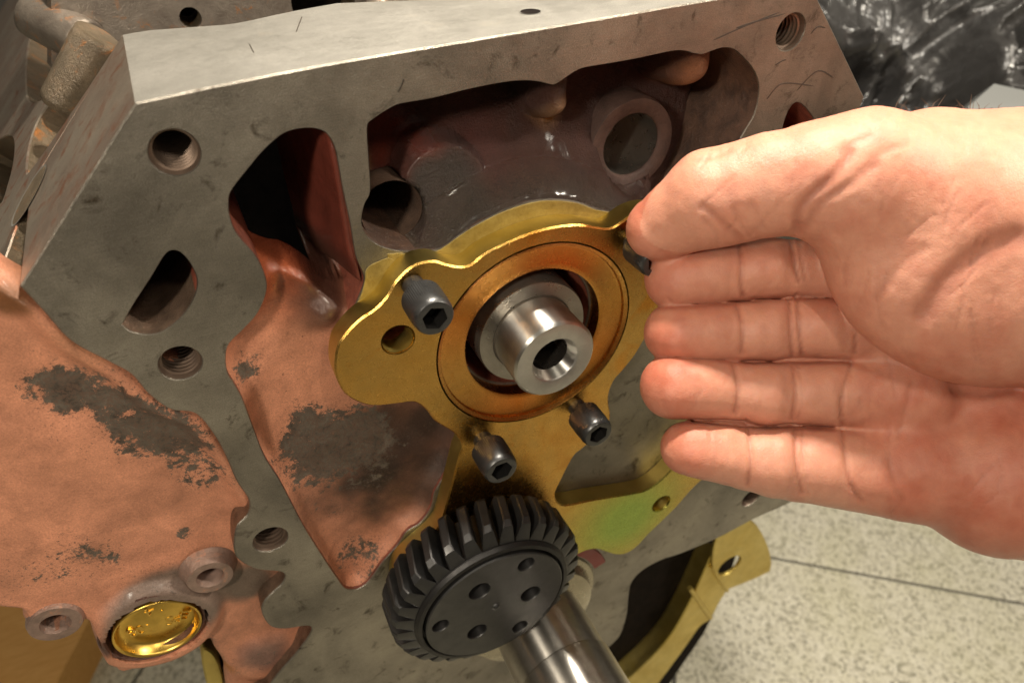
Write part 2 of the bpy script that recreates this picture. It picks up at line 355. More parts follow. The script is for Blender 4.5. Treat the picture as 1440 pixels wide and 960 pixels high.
thr=[(246,215,37),(254,511,31),(380.5,758.5,24.5),(1112,45.5,20.5),(1056,700,13)]
holes=[A_,B_,crv(moon,ZF,4),crv(tri,ZF,4)]
hr=[]
for (x,y,h) in thr: c=at(x,y,ZF); r=rad(x,y,h,ZF); hr.append((c[0],c[1],r)); holes.append(circ(c[0],c[1],r,40))
# cam bore through the face, and the holes the plate's own holes line up with
for (x,y,h) in ((560,478,24),(930,708,13)): c=at(x,y,0); holes.append(circ(c[0],c[1],rad(x,y,h,0),30))
holes.append(circ(0,0,.98,72))
bk=[(-3.9,-2.75),(-3.6,-2.75),(-3.28,-2.44),(-2.6,-2.35),(-1.9,-2.5),(-1.4,-2.56),(-1.05,-2.2),(-.67,-1.64),(-.2,-1.66),(.35,-1.78),(.6,-1.9),(1.5,-1.7),(4.,-1.8)]
def zback(x,y):
    return float(np.interp(x,[b[0] for b in bk],[b[1] for b in bk])) if y>3.4 else (-2.75 if y>1.9 and x<-3.7 else -2.4)
V,F,M=slab(outer,holes,ZF,zback,.018)
V=np.array(V)
Bc=B_.mean(0); Bx=Bc+(B_-Bc)*1.03
# machined top edge gets its own brighter milled surface: faces whose normal points up
fm=[]
for f,mi in zip(F,M):
    q=V[list(f)]; n_=np.cross(q[1]-q[0],q[2]-q[0]); l=np.linalg.norm(n_)+1e-12; n_/=l; c=q.mean(0)
    if mi==1 and n_[1]>.9 and c[1]>3.4: fm.append(2)
    elif mi==1 and abs(n_[0])>.5 and n_[1]>.5 and c[0]<-3.7 and c[1]>1.9: fm.append(3)
    elif mi==1 and inside(c[None,:2],Bx)[0]: fm.append(5)
    elif mi==1 and ((c[0]+3.7)**2+(c[1]-3.29)**2<.1 or c[0]<-3.9): fm.append(4)
    else: fm.append(mi)
face=mk('front_face',V,F,[M_face,M_wall,M_top,M_deck,M_hole,M_bwall],blk,fm=fm,sharp=30)
# threads inside the tapped holes
for (cx,cy,r) in hr:
    pr=[(r*1.0,ZF-.02),(r*.93,ZF-.06)]; z=ZF-.06; ps=.30*r
    while z>ZF-1.9: pr+=[(r*.93,z-ps*.35),(r*.83,z-ps*.5),(r*.83,z-ps*.65),(r*.93,z-ps)]; z-=ps
    pr+=[(r*.75,z),(0.001,z-.1)]
    v,f=lathe(pr,cx,cy,40); mk('threaded_bore',v,f,M_thread,blk,sharp=30)
def grid(x0,x1,y0,y1,h):
    nx=int((x1-x0)/h)+1; ny=int((y1-y0)/h)+1; X,Y=np.meshgrid(np.linspace(x0,x1,nx),np.linspace(y0,y1,ny)); P=np.stack([X.ravel(),Y.ravel()],1)
    i=np.arange(nx*ny).reshape(ny,nx); F=np.stack([i[:-1,:-1],i[:-1,1:],i[1:,1:],i[1:,:-1]],-1).reshape(-1,4); return P,F
def sub(P,F,keep):
    fk=keep[F].any(1); F=F[fk]; u=np.unique(F); mp=-np.ones(len(P),int); mp[u]=np.arange(len(u)); return u,mp[F]
def blob(P,px,py,z,rpx,soft=.6,wob=.35,seed=1,asp=1.0,rot=0):
    c=at(px,py,z); r=rad(px,py,rpx,z); q=P-c; ca,sa=math.cos(rot),math.sin(rot); q=np.stack([(q[:,0]*ca+q[:,1]*sa),(-q[:,0]*sa+q[:,1]*ca)/asp],1)
    d=np.hypot(q[:,0],q[:,1])/r+ (fbm(P,1.6,seed)-.5)*2*wob; return 1-ss(1-soft,1+soft*.3,d)
def grain(P,m,s_=5,seed=61): return ss(.22,.80,m*1.0+(fbm(P,s_,seed)-.5)*1.5*(m>.02))
def paint(C,mask,c): return C*(1-mask[:,None])+np.array(c)*mask[:,None]
COP=(.62,.265,.155)
# --- recess A: copper floor, deep opening at the top
x0,y0=A_.min(0)-.15; x1,y1=A_.max(0)+.15
P,F=grid(x0,x1,y0,y1,.035); ins=inside(P,A_); d=dist(P,A_); u,F=sub(P,F,ins|(d<.12)); P=P[u];d=d[u]*np.where(ins[u],1,-1)
base=-.62+ (fbm(P,.8,3)-.5)*.12
# lip of the deep opening
lip=np.array([at(x,y,-.75) for x,y in ((300,300),(333,325),(362,345),(392,352),(414,350),(430,372),(455,392),(500,400),(560,390))])
yl=np.interp(P[:,0],lip[:,0],lip[:,1]); yl=sum(np.interp(P[:,0]+o_,lip[:,0],lip[:,1]) for o_ in (-.14,-.07,0,.07,.14))/5
rgt=np.array([at(x,y,ZF) for x,y in ((476,120),(474,190),(474,213),(482,267),(492,313),(500,360),(510,400))]); dR=dist(P,rgt,False); colh=-.38-3.6*dR-.2*ss(0,.2,dR)

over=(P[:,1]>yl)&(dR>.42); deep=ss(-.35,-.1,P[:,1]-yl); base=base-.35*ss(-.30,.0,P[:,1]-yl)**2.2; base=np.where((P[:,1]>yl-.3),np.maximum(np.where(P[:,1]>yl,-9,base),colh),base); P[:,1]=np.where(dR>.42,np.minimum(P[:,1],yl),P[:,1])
cB=at(425,372,-.6); base+=.20*np.exp(-(((P-cB)**2).sum(1))/.10); cB=at(455,432,-.6); base+=.22*np.exp(-(((P-cB)**2).sum(1))/.05)
cB=at(395,392,-.6); base-=.10*np.exp(-(((P-cB)**2).sum(1))/.03)
fil=np.exp(-np.clip(d,0,9)/.10)*(1-deep); h=base+(-.345-base)*fil*.9; h=np.where(over,-1.0,np.maximum(h,-2.6))
h=np.minimum(h,-.338)
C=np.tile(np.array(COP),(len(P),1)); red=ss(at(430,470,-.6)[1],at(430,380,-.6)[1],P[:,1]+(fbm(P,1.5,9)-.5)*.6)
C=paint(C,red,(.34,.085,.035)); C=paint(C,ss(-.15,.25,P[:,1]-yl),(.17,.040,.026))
C=paint(C,blob(P,552,648,-.6,125,.8,.55,4),(.045,.028,.021)); C=paint(C,blob(P,585,605,-.6,80,.7,.4,14)*.85,(.06,.036,.028)); C=paint(C,blob(P,590,680,-.6,50,.8,.4,24)*.8,(.075,.045,.032))
C=paint(C,blob(P,540,590,-.6,45,.8,.4,24),(.07,.035,.022))
C=paint(C,blob(P,460,405,-.6,48,.8,.6,7)*.85,(.06,.03,.022)); C=paint(C,blob(P,440,440,-.6,36,.9,.5,17)*.7,(.07,.04,.03))
pat=np.clip(blob(P,350,520,-.6,38,.9,.7,5)*.40+blob(P,425,610,-.6,50,.9,.6,6)*.42+blob(P,440,650,-.6,60,.9,.5,16)*.34+blob(P,500,600,-.6,80,1,.5,26)*.3+blob(P,520,650,-.6,112,1,.7,4)*.25+blob(P,500,770,-.6,50,.9,.5,8)*.26+blob(P,510,820,-.5,30,.9,.5,8)*.3,0,.42)*(1-red)+.20*fbm(P,1.3,88)
wet=np.clip(red*.75+blob(P,455,432,-.6,26,.8)*.5,0,1)
colm=(~over)&(P[:,1]>yl+.02); kf=(over[F]).all(1)|((over[F]).any(1)&(colm[F]).any(1)); F=F[~kf]
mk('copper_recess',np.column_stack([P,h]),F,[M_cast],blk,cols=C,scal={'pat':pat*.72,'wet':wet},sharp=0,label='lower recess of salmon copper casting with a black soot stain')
# --- recess B: dark oily oxide casting
x0,y0=B_.min(0)-.15; x1,y1=B_.max(0)+.15
P,F=grid(x0,x1,y0,y1,.035); ins=inside(P,B_); d=dist(P,B_); u,F=sub(P,F,ins|(d<.12)); P=P[u];d=d[u]*np.where(ins[u],1,-1)
h=-1.75+(fbm(P,.9,13)-.5)*.35
lowb=np.array([at(x,y,ZF) for x,y in ((905,318),(865,300),(837,293),(813,284),(780,280),(747,283),(707,296),(669,316),(647,330),(620,349),(598,356),(570,362),(545,354))])
dl=dist(P,lowb,False); h=np.maximum(h,-.345-1.45*(1-np.exp(-dl/.85))**1.2)
lefb=np.array([at(x,y,ZF) for x,y in ((517,177),(518,225),(521,270),(509,306))]); dr=dist(P,lefb,False); h=np.maximum(h,-.42-3.4*dr)
c=at(625,262,-.75); q=P-c; dd=np.hypot(q[:,0],q[:,1]); rb=rad(625,262,66,-.75); bs=-.72-2.2*ss(rb*.86,rb*1.12,dd); h=np.maximum(h,bs)
def vboss(px,py,pyt,hw,z,h):
    a=at(px,py,z);b=at(px,pyt,z);r=rad(px,py,hw,z); a=np.array([a[0],a[1]+r]); b=np.array([a[0],b[1]+1]); dd=dist(P,np.array([a,b]),False)
    k=np.clip(1-(dd/r)**2,0,1)**.5; return np.where(dd<r,np.maximum(h,-1.35+k*(z+1.35+.15)),h)
h=vboss(778,178,100,30,-.75,h); h=vboss(972,133,70,34,-.75,h)
cR_=at(889,205,-1.0); rR=rad(889,205,58,-1.0); dd=np.hypot(*(P-cR_).T); h=np.maximum(h,-1.15-2.5*ss(rR*.8,rR*1.6,dd))
h=np.where(dd<rR*.82,-4.5,h)
hb=at(552,297,-.7); rh=rad(552,297,43,-.7); dh=np.hypot(*(P-hb).T); h=np.where(dh<rh,-3.2,h); h=np.where(ins[u]|(dl<.2),h,np.minimum(h,-.5))
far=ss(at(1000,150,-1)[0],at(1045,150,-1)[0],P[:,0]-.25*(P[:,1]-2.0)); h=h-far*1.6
h=h+(fbm(P,3.2,23)-.5)*.10
h=np.minimum(h,-.338)
C=np.tile(np.array((.055,.018,.011)),(len(P),1)); 
C=paint(C,blob(P,560,215,-.9,50,.9,.5,3)*.8,(.24,.035,.016)); C=paint(C,blob(P,640,180,-1.5,60,.9,.5,31)*.6,(.08,.022,.018)); C=paint(C,blob(P,620,265,-.75,62,.5,.3,5),(.045,.031,.024))
C=paint(C,blob(P,527,225,-.6,14,.7,.2,5,4.0)*.8,(.32,.17,.06)); C=paint(C,blob(P,787,160,-.8,28,.6,.3,6),(.22,.11,.05)); C=paint(C,blob(P,790,170,-.8,10,.6,.3,6),(.45,.22,.04)); C=paint(C,blob(P,975,105,-.8,30,.6,.3,6),(.30,.13,.06))
C=paint(C,np.exp(-(dl/.34)**2)*.8,(.055,.042,.032)); C=paint(C,blob(P,1040,190,-1,35,.8,.4,8)*.7,(.3,.1,.05)); C=paint(C,blob(P,560,345,-.5,28,.8,.4,8)*.8,(.16,.11,.07))
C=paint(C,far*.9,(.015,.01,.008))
wet=np.clip(np.exp(-((dl-.22)/.22)**2)*.95+blob(P,580,180,-1.2,30,.8)*.9+blob(P,880,275,-.8,30,.8)+blob(P,945,270,-1,30,.8),.06,1)
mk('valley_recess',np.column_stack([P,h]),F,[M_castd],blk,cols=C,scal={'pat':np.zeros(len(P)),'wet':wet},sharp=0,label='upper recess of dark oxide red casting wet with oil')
r=rR; v,f=lathe([(r*.98,-1.75),(r,-1.05),(r*.97,-1.0),(r*.70,-1.0),(r*.66,-1.03),(r*.66,-1.06)],*cR_,64)
M_ringb=simple_cast('ring_boss_oxide',(.055,.03,.024),(.10,.055,.042),.5,.1)
rb_=mk('ring_boss',v,f,M_ringb,blk,sharp=50); v,f=lathe([(r*.66,-1.05),(r*.66,-2.1)],*cR_,64)
mk('bore_wall',v,f,M_journal,rb_)
v,f=lathe([(r*.66,-2.1),(.01,-2.11)],cR_[0],cR_[1],64); mk('bore_end',v,f,simple_cast('bore_end_lit_grey',(.4,.38,.34),(.62,.58,.5),.4,.3),rb_)  # pale colour paints in the lit metal seen through the bore
# wall of the cast hole beside the semicircular boss
v,f=lathe([(rh*1.0,-.72),(rh*.97,-2.75)],*hb,48); mk('oil_passage_wall',v,[q[::-1] for q in f][::-1],simple_cast('oil_passage',(.09,.06,.045),(.16,.10,.07),.35,.3),blk)
# cam bore inside the block
v,f=lathe([(1.0,ZF-.02),(1.0,-2.0),(.9,-2.0),(.9,-2.5)],0,0,80); mk('cam_bore_wall',v,f,M_journal,blk)
# gold boss rim painted on face near the plate: chromate stained shim between plate and block
for pp in ([(545,357),(598,358),(620,350),(647,331),(669,317),(707,298),(747,285),(780,282),(813,286),(837,295),(865,302),(880,330),(800,345),(700,365),(640,380),(600,372),(560,385)],[(515,378),(530,368),(552,364),(560,400),(500,450),(487,445),(505,421),(513,393)]):
    V,F,M=slab(crv(pp,ZF,3),[],ZF+(.006 if len(pp)>12 else .011),ZF-.012,.004,False); mk('stained_boss_rim',V,F,M_rimg,blk)
# drilled hole in the milled top: flat disc, its inner shade painted black
c=hit(746,20,(0,3.86,0),(0,1,0)); yt=float(np.interp(c[0],*zip(*sorted([(p[0],p[1]) for p in outer if p[1]>3.5])))); hv_=[(c[0]+.13*q*math.cos(a),yt+.006-.002*(q<1),c[2]+.13*q*math.sin(a)) for q in (1,.9) for a in np.linspace(0,2*np.pi,28,endpoint=False)]
mk('drilled_hole_rim',hv_,[(i,28+i,28+(i+1)%28,(i+1)%28) for i in range(28)],M_top,blk,smooth=False); mk('drilled_hole',hv_,[tuple(range(28,56))[::-1]],M_dark,blk,smooth=False)
M_scr=mat('scratch_dark',(.05,.035,.025),.3,.5)[0]
for pts in (((1003,57),(1050,36),(1103,15)),((1035,40),(1062,31),(1110,18)),((1078,140),(1100,118),(1150,122)),((1090,92),(1100,86),(1106,84)),((1140,48),(1150,38),(1162,40)),((1120,128),(1150,100),(1175,112)),((560,130),(566,118),(568,110))):
    Q=crv(pts,ZF,6,False); mk('scratch',*tube([(p[0],p[1],ZF-.002) for p in Q],[.004]+[.010]*(len(Q)-2)+[.003],5),M_scr,blk)
for a_,b_ in (((418,53),(426,32)),((352,68),(358,80))):
    yy=3.80; p=hit(*a_,(0,yy,0),(0,1,0)); q=hit(*b_,(0,yy,0),(0,1,0)); ft=lambda x:float(np.interp(x,*zip(*sorted([(o_[0],o_[1]) for o_ in outer if o_[1]>3.5]))))
    mk('scratch',*tube([(p[0],ft(p[0])-.001,p[2]),(q[0],ft(q[0])-.001,q[2])],.006,5),M_scr,blk)
# --- left flank: copper water jacket wall
S_px=[(45,405),(28,400),(0,384),(-80,330),(-160,400),(-160,840),(-60,850),(0,858),(28,862),(34,880),(58,893),(90,895),(112,887),(122,876),(133,893),(143,925),(158,945,),(175,950),(230,930),(270,917),(292,905),(304,925),(318,948),(325,985),(380,1010),(450,960),(470,880),(420,800),(400,760),(380,690),(340,600),(300,540),(200,480),(120,440)]
ZS=-.62; S_=crv(S_px,ZS,4); x0,y0=S_.min(0);x1,y1=S_.max(0)
P,_=grid(x0,x1,y0,y1,.045); ok=inside(P,S_)&(dist(P,S_)>.03); P=P[ok]
allp=np.vstack([S_,P]); nS=len(S_)
rs=delaunay_2d_cdt([Vector(p) for p in allp],[(i,(i+1)%nS) for i in range(nS)],[],1,1e-5)
P=np.array([tuple(p) for p in rs[0]]); F=[tuple(f) for f in rs[2]]; d=dist(P,S_)
flp=np.array([at(x,y,ZS) for x,y in ((28,403),(60,437),(100,480),(155,510),(210,555),(275,582),(317,640),(350,703))]); df=dist(P,flp,False)
h=ZS+(fbm(P,.6,41)-.5)*.25+.20*np.exp(-(df/.16)**2)-.22*np.exp(-((df-.7)/.6)**2)*0
cb=at(222,884,ZS+.1); rb2=rad(222,884,92,ZS); dd=np.hypot(*(P-cb).T); h+=.16*(1-ss(rb2*.9,rb2*1.1,dd)); rs_=rad(222,884,70,ZS); h=np.where(dd<rs_,h-.35,h)
for (hx,hy,hr_) in ((296,812,22),(78,874,23),(380.5,758.5,30)):
    q_=at(hx,hy,-.58); h=np.where(np.hypot(*(P-q_).T)<rad(hx,hy,hr_,-.58),-1.35,h)
ci=at(380,920,ZS); h+=.12*(1-ss(.4,.7,np.hypot(*(P-ci).T)))
h-=.18*np.exp(-(d/.05)**2)
C=np.tile(np.array(COP),(len(P),1)); bare=np.clip(blob(P,235,860,-.5,100,.25,.22,44,.8),0,1); C=paint(C,bare*.95,(.20,.145,.115)); 
C=paint(C,blob(P,75,880,-.6,42,.4,.3,45)*.7,(.22,.12,.08)); C=paint(C,blob(P,155,905,-.5,30,.5,.5,46)*.9,(.06,.03,.025)); C=paint(C,blob(P,350,820,-.5,50,.5,.4,47),(.16,.11,.08)); C=paint(C,blob(P,375,930,-.5,42,.7,.6,48)*.85,(.20,.12,.10)); C=paint(C,blob(P,320,955,-.5,16,.7,.5,49),(.55,.2,.04))
C=paint(C,blob(P,10,420,-.6,40,.6,.5,50),(.20,.08,.03)); C=paint(C,blob(P,150,470,-.6,60,.9,.5,50)*.4,(.5,.25,.10))
pat=np.clip(blob(P,55,545,-.6,62,.9,.8,51)*.42+blob(P,150,560,-.6,60,1,.8,59)*.3+blob(P,235,610,-.6,80,.8,.8,52)*.46+blob(P,290,660,-.6,55,.9,.8,54)*.40+blob(P,180,590,-.6,60,1,.8,53)*.36+blob(P,260,755,-.6,14,.5,.3,55)*.4+blob(P,130,800,-.6,120,1,.5,56)*.17,0,.37)*(1-bare)+.27*ss(.35,.75,fbm(P,1.1,89))+blob(P,110,590,-.6,90,1,.8,57)*.14+blob(P,40,620,-.6,80,1,.8,58)*.12
bl=[]; e_={}; 
for f_ in F:
    for k in range(len(f_)):
        a,b=f_[k],f_[(k+1)%len(f_)]; e_[(a,b)]=1
V=[(p[0],p[1],z) for p,z in zip(P,h)]; n0=len(V); mp={}
FF=list(F)
for (a,b) in list(e_):
    if (b,a) not in e_:
        for q in (a,b):
            if q not in mp: mp[q]=len(V); V.append((P[q][0],P[q][1],-1.0))
        FF.append((b,a,mp[a],mp[b]))
ex=len(V)-n0; order=list(mp); C=np.vstack([C,C[order]]); pat=np.concatenate([pat,pat[order]])
mk('side_casting',V,FF,[M_cast],blk,cols=C,scal={'pat':pat*.64,'wet':np.full(len(V),.12)},sharp=50,label='salmon copper plated flank with dark patches')
# plug seat, plug, pipe boss
M_seat=simple_cast('plug_seat_dark',(.03,.015,.012),(.14,.06,.04),.35,.3)  # dark brown ring round the plug
c=at(215,881,ZS+.12); r1=rad(215,881,76,ZS+.12); v,f=lathe([(r1*1.0,ZS+.13),(r1*.97,ZS+.15),(r1*.86,ZS+.02),(r1*.84,ZS-.3)],*c,72)
mk('plug_seat',v,f,M_seat,blk)
c=at(222,884,ZS+.12); r2=rad(222,884,64,ZS+.12); zc=ZS+.12
v,f=lathe([(r2,zc-.35),(r2,zc),(r2*.985,zc+.02),(r2*.95,zc+.02),(r2*.92,zc-.02),(r2*.86,zc-.13),(r2*.78,zc-.16),(r2*.6,zc-.135),(r2*.3,zc-.115),(.005,zc-.11)],*c,96)
plug=mk('core_plug',v,f,M_brass,blk,sharp=70,label='shiny brass core plug stamped EPS. 4 108, upside down')
def text3d(ch,px,py,ang,size,z,parent,mat_,acc):
    cu=bpy.data.curves.new('t','FONT'); cu.body=ch; cu.size=size; cu.align_x='CENTER'; cu.align_y='CENTER'; cu.extrude=.014; cu.bevel_depth=.004; cu.resolution_u=3; cu.offset=-.004
    o=bpy.data.objects.new('t',cu); sc.collection.objects.link(o); dg=bpy.context.evaluated_depsgraph_get(); me=bpy.data.meshes.new_from_object(o.evaluated_get(dg))
    q=at(px,py,z); ca,sa=math.cos(ang),math.sin(ang)
    v=[(q[0]+p.co.x*ca-p.co.y*sa,q[1]+p.co.x*sa+p.co.y*ca,z+p.co.z) for p in me.vertices]; acc.append((v,[tuple(p.vertices) for p in me.polygons]))
    bpy.data.objects.remove(o); bpy.data.curves.remove(cu); bpy.data.meshes.remove(me)
acc=[]
for ch,px,py,a in (('E',262,863,2.65),('P',250,867,2.8),('S',238,871,2.95),('.',229,862,3.0),('4',210,859,3.15),('1',209,881,3.15),('0',197,884,3.25),('8',185,888,3.35)):
    text3d(ch,px,py,a,.27,zc-.125,plug,M_brass,acc)
for v,f in acc: mk('stamped_character',v,f,M_brass,plug,smooth=False)
M_boss=simple_cast('boss_bare_metal',(.22,.15,.12),(.36,.24,.19),.4,.4,5,.4,(.50,.24,.15))
c=at(296,812,-.42); r1=rad(296,812,34,-.42); v,f=lathe([(r1*1.25,-.62),(r1*1.06,-.52),(r1,-.45),(r1*.95,-.42),(r1*.60,-.42),(r1*.56,-.45),(r1*.56,-.95)],*c,56)
pb=mk('pipe_boss',v,f,M_boss,blk,sharp=50); v,f=lathe([(r1*.56,-.94),(.01,-.95)],*c,40); mk('boss_hole_end',v,f,M_dark,pb)
c=at(78,874,-.60); r1=rad(78,874,42,-.6); a_=[]
v,f=lathe([(r1*1.0,-1.6),(r1,-.62),(r1*.93,-.56),(r1*.55,-.56),(r1*.5,-.62),(r1*.5,-1.6)],*c,48); lb=mk('lug',v,f,M_boss,blk,sharp=50)
v,f=lathe([(r1*.5,-1.2),(.01,-1.21)],*c,40); mk('lug_hole_end',v,f,M_dark,lb)
# --- block body behind the front wall (shade inside crankcase and water jacket painted near black)
bpts=[(-4.6,2.0),(-3.6,3.0),(-3.2,2.2),(0,1.9),(3.2,2.2),(3.6,3.2),(5.0,1.8),(4.2,.2),(4.2,-3),(5.5,-6),(4.4,-7.2),(2.8,-9),(-2,-9),(-3.4,-6),(-4.0,-3),(-4.0,0)]
V,F=box(-1.2,4.2,-4.6,2.04,-2.95,-2.79); mk('water_jacket_shade',V,F,M_dark,blk,smooth=False); V,F=box(-3.95,-1.2,-4.6,3.2,-2.98,-2.785); mk('water_jacket_shade',V,F,M_dark,blk,smooth=False)  # near-black sheets put in behind the recesses as their shade
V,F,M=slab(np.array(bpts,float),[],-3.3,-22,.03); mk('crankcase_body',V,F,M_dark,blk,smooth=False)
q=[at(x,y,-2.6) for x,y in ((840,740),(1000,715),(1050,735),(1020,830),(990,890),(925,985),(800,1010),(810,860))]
V,F,M=slab(np.array(q),[],-2.6,-2.88,.02); mk('crankcase_shade_web',V,F,M_dark,blk)  # near-black sheet added where the void is only crankcase shade
# --- left deck and valley
s=math.sqrt(.5); D0=np.array((-3.88,3.774,0)); DN=(-s,s,0)
def duv(px,py): p=hit(px,py,D0,DN); return np.array([np.hypot(p[0]-D0[0],p[1]-D0[1])*(1 if p[0]<D0[0] else -1), p[2]])
inner=[(63,7),(43,50),(38,75),(36,100),(37,130),(42,143,),(56,141),(70,135),(70,143),(55,165),(45,188),(38,220),(38,244),(48,232),(75,195),(112,141),(140,99),(168,56)]
dpoly=[tuple(duv(28.5,398)),tuple(duv(0,380)),tuple(duv(-60,340)),tuple(duv(-200,200)),(4.6,-30),(.3,-30),(1.55,-13.6)]
ip=crv([tuple(duv(*p)) for p in inner],None,4,False)
op=[(2.12,-2.76),(2.6,-2.6)]
# plane coordinates (u down the slope, v along the block)
poly=np.array([(0.0,-2.76),(2.13,-2.76)]+[tuple(duv(0,380)),tuple(duv(-60,340)),(9,-6.),(9,-30),(1.2,-30)]+[tuple(p) for p in ip])
def dcirc(px,py,ru,rv): c_=duv(px,py); a=np.linspace(0,2*np.pi,40,endpoint=False); return np.stack([c_[0]+ru*np.cos(a),c_[1]+rv*np.sin(a)],1)
hl=[crv([tuple(duv(*p)) for p in q_],None,4) for q_ in ([(-30,62),(0,56),(18,52),(25,60),(24,85),(15,110),(0,140),(-30,165)],[(-30,215),(0,195),(13,190),(20,200),(18,230),(10,262),(0,288),(-30,312)])]
print('bores',[inside(h_,poly).all() for h_ in hl])
hl=[h_ for h_ in hl if inside(h_,poly).all()]
V,F,M=slab(poly,hl,0,-1.3,.02)
Vd=[tuple(D0+np.array((-s,-s,0))*u_+np.array((0,0,1))*v_+np.array((-s,s,0))*wz) for u_,v_,wz in V]
Fd=[f[::-1] for f in F]
mk('deck_surface',Vd,Fd,[M_deck,M_rust],blk,fm=M)
# slot on the front strip of the deck, brown inside
c=hit(41,275,D0,DN); a=np.linspace(0,2*np.pi,36,endpoint=False); u_=np.array((-s,-s,0)); 
ring=[c+u_*(.42*math.cos(t))*1.0+np.array((0,0,1))*(.36*math.sin(t))+np.array(DN)*.006 for t in a]
ringi=[p-np.array(DN)*.004 for p in [c+u_*(.39*math.cos(t))+np.array((0,0,1))*(.33*math.sin(t)) +np.array(DN)*.007 for t in a]]
V=ring+ringi+[c+u_*.0+np.array(DN)*.004]; F=[(i,(i+1)%36,36+(i+1)%36,36+i) for i in range(36)]+[(36+i,36+(i+1)%36,72) for i in range(36)]
mk('coolant_slot_rim',V[:72],F[:36],M_top,blk); mk('coolant_slot',V,F[36:],M_rust,blk)
# valley wall and floor behind the top rail
V,F=box(-4.4,6,1.2,2.05,-22,-2.8); mk('valley_floor',V,F,M_valley,blk,smooth=False)
def cap_(p0,p1,z0,z1,r0,r1,mt,nm,n=28):
    a_=at(*p0,z0);b_=at(*p1,z1); P_=np.array([(a_[0],a_[1],z0),(b_[0],b_[1],z1)]); L=P_[1]-P_[0]; T=[0,.02,.1,.5,.9,.98,1]; Rr=[r0*.9,r0*.97,r0,(r0+r1)/2,r1,r1*.97,r1*.88]
    v,f=tube([P_[0]+L*t for t in T],Rr,n); return mk(nm,v,f,mt,blk,sharp=50)
cap_((88,150),(139,48),-4.4,-4.3,.30,.29,M_rust,'lifter_boss')
cap_((45,20),(125,62),-6.5,-5.8,.34,.34,M_valley,'lifter_boss')
#cap_((50,150),(100,215),-4.8,-4.2,.5,.5,M_valley,'lifter_boss')
#cap_((250,-40),(225,60),-5,-4.2,.32,.32,M_valley,'lifter_boss')
#cap_((330,-60),(270,60),-6,-4.6,.55,.6,M_valley,'lifter_boss')
#cap_((420,-30),(440,60),-5,-4.6,.5,.5,M_dark,'lifter_boss')
#cap_((180,-60),(170,60),-9,-5.5,.7,.7,M_valley,'lifter_boss')
cap_((540,-40),(530,60),-5,-3.6,.22,.22,M_valley,'lifter_boss')
cap_((640,-60),(600,60),-6,-4.2,.7,.75,M_valley,'lifter_boss')
cap_((760,-60),(740,40),-6,-4.2,.6,.7,M_valley,'lifter_boss')
zb=-6.0; bb=[at(x,y,zb) for x,y in ((66,-120),(760,-120),(760,80),(170,120),(110,150),(66,90))]
hb_=[]; 
for px,py,hw in ((268,26,15),(455,4,44)): c=at(px,py,zb); hb_.append(circ(c[0],c[1],rad(px,py,hw,zb),36))
V,F,M=slab(np.array(bb),hb_,zb,zb-.8,.06); mk('lifter_valley_wall',V,F,[M_valley,M_rust],blk,fm=M)
V,F=box(float(at(90,40,-7.3)[0]),6,-2,9,-7.4,-7.2); mk('lifter_bore_back',V,F,M_dark,blk,smooth=False)  # near-black backing paints the shade inside the bores
# drilled hole in the top rail
c=hit(746,20,(0,3.8,0),(0,1,0)); ytop=3.795
yt=float(np.interp(c[0],[-3.88,3.9],[3.78,3.93]))
# ------------------------------------------------------------------ gold retainer plate
plate_px=[(486,470),(505,450),(527,435),(544,417),(555,398),(572,380),(590,370),(612,367),(629,372),(647,375),(662,372),(680,358),(700,347),(740,330),(780,319),(815,316),(840,320),(858,321),(872,314),(890,302),(915,295),(945,300),(963,325),(962,365),(948,410),(928,445),(907,477),(893,500),(877,520),(863,537),(856,560),(858,591),(840,612),(819,631),(809,639),(800,654),(789,676),(782,691),(782,701),(787,708),(798,710),(834,703),(871,697),(903,691),(918,684),(931,674),(946,659),(985,615),(1015,580),(1050,570),(1060,600),(1020,648),(980,681),(952,712),(934,730),(913,750),(896,768),(881,778),(867,780),(855,777),(837,772),(815,778),(780,800),(700,850),(620,880),(570,860),(556,830),(560,800),(581,776),(603,757),(616,742),(622,729),(631,697),(646,640),(650,627),(640,610),(613,593),(600,577),(583,566),(560,568),(530,571),(510,568),(490,558),(478,543),(471,520),(474,490)]
PL=crv(plate_px,0,5)
pt=thing('retainer_plate','gold cam retainer plate with round bore and wavy outline on the engine face','plate',(0,0,-.3))
hp=[(560,478,21.5),(930,708,11.5)]; ph=[circ(0,0,1.425,110)]
for x,y,hw in hp: c=at(x,y,0); ph.append(circ(c[0],c[1],rad(x,y,hw,0),40))
V,F,M=slab(PL,ph,0,ZF+.008,.022); V=np.array(V)
c=at(880,730,0); c2=at(700,400,0)
hue=np.zeros(len(V))
# split front cap finely so the chromate hues can vary: triangulated grid cap
P,_=grid(PL[:,0].min(),PL[:,0].max(),PL[:,1].min(),PL[:,1].max(),.09)
Pin=offset(PL if area2(PL)>0 else PL[::-1],.022); loops=[Pin]+[h_ for h_ in ph]; ok=inside(P,Pin)&(dist(P,Pin)>.04)
for h_ in ph: ok&=~inside(P,h_)&(dist(P,h_)>.03)
def rp_(h_): 
    cc=h_.mean(0); return cc+(h_-cc)*(1+.022/np.linalg.norm(h_[0]-cc))
loops=[Pin]+[rp_(h_) for h_ in ph]
allp=[Vector(p) for L in loops for p in L]+[Vector(p) for p in P[ok]]; ed=[]; b=0
for L in loops: ed+=[(b+i,b+(i+1)%len(L)) for i in range(len(L))]; b+=len(L)
rs=delaunay_2d_cdt(allp,ed,[],0,1e-6); Pc=np.array([tuple(p) for p in rs[0]]); Fc=[]
cen=np.array([Pc[list(f)].mean(0) for f in rs[2]]); okf=inside(cen,Pin)
for L in loops[1:]: okf&=~inside(cen,L)
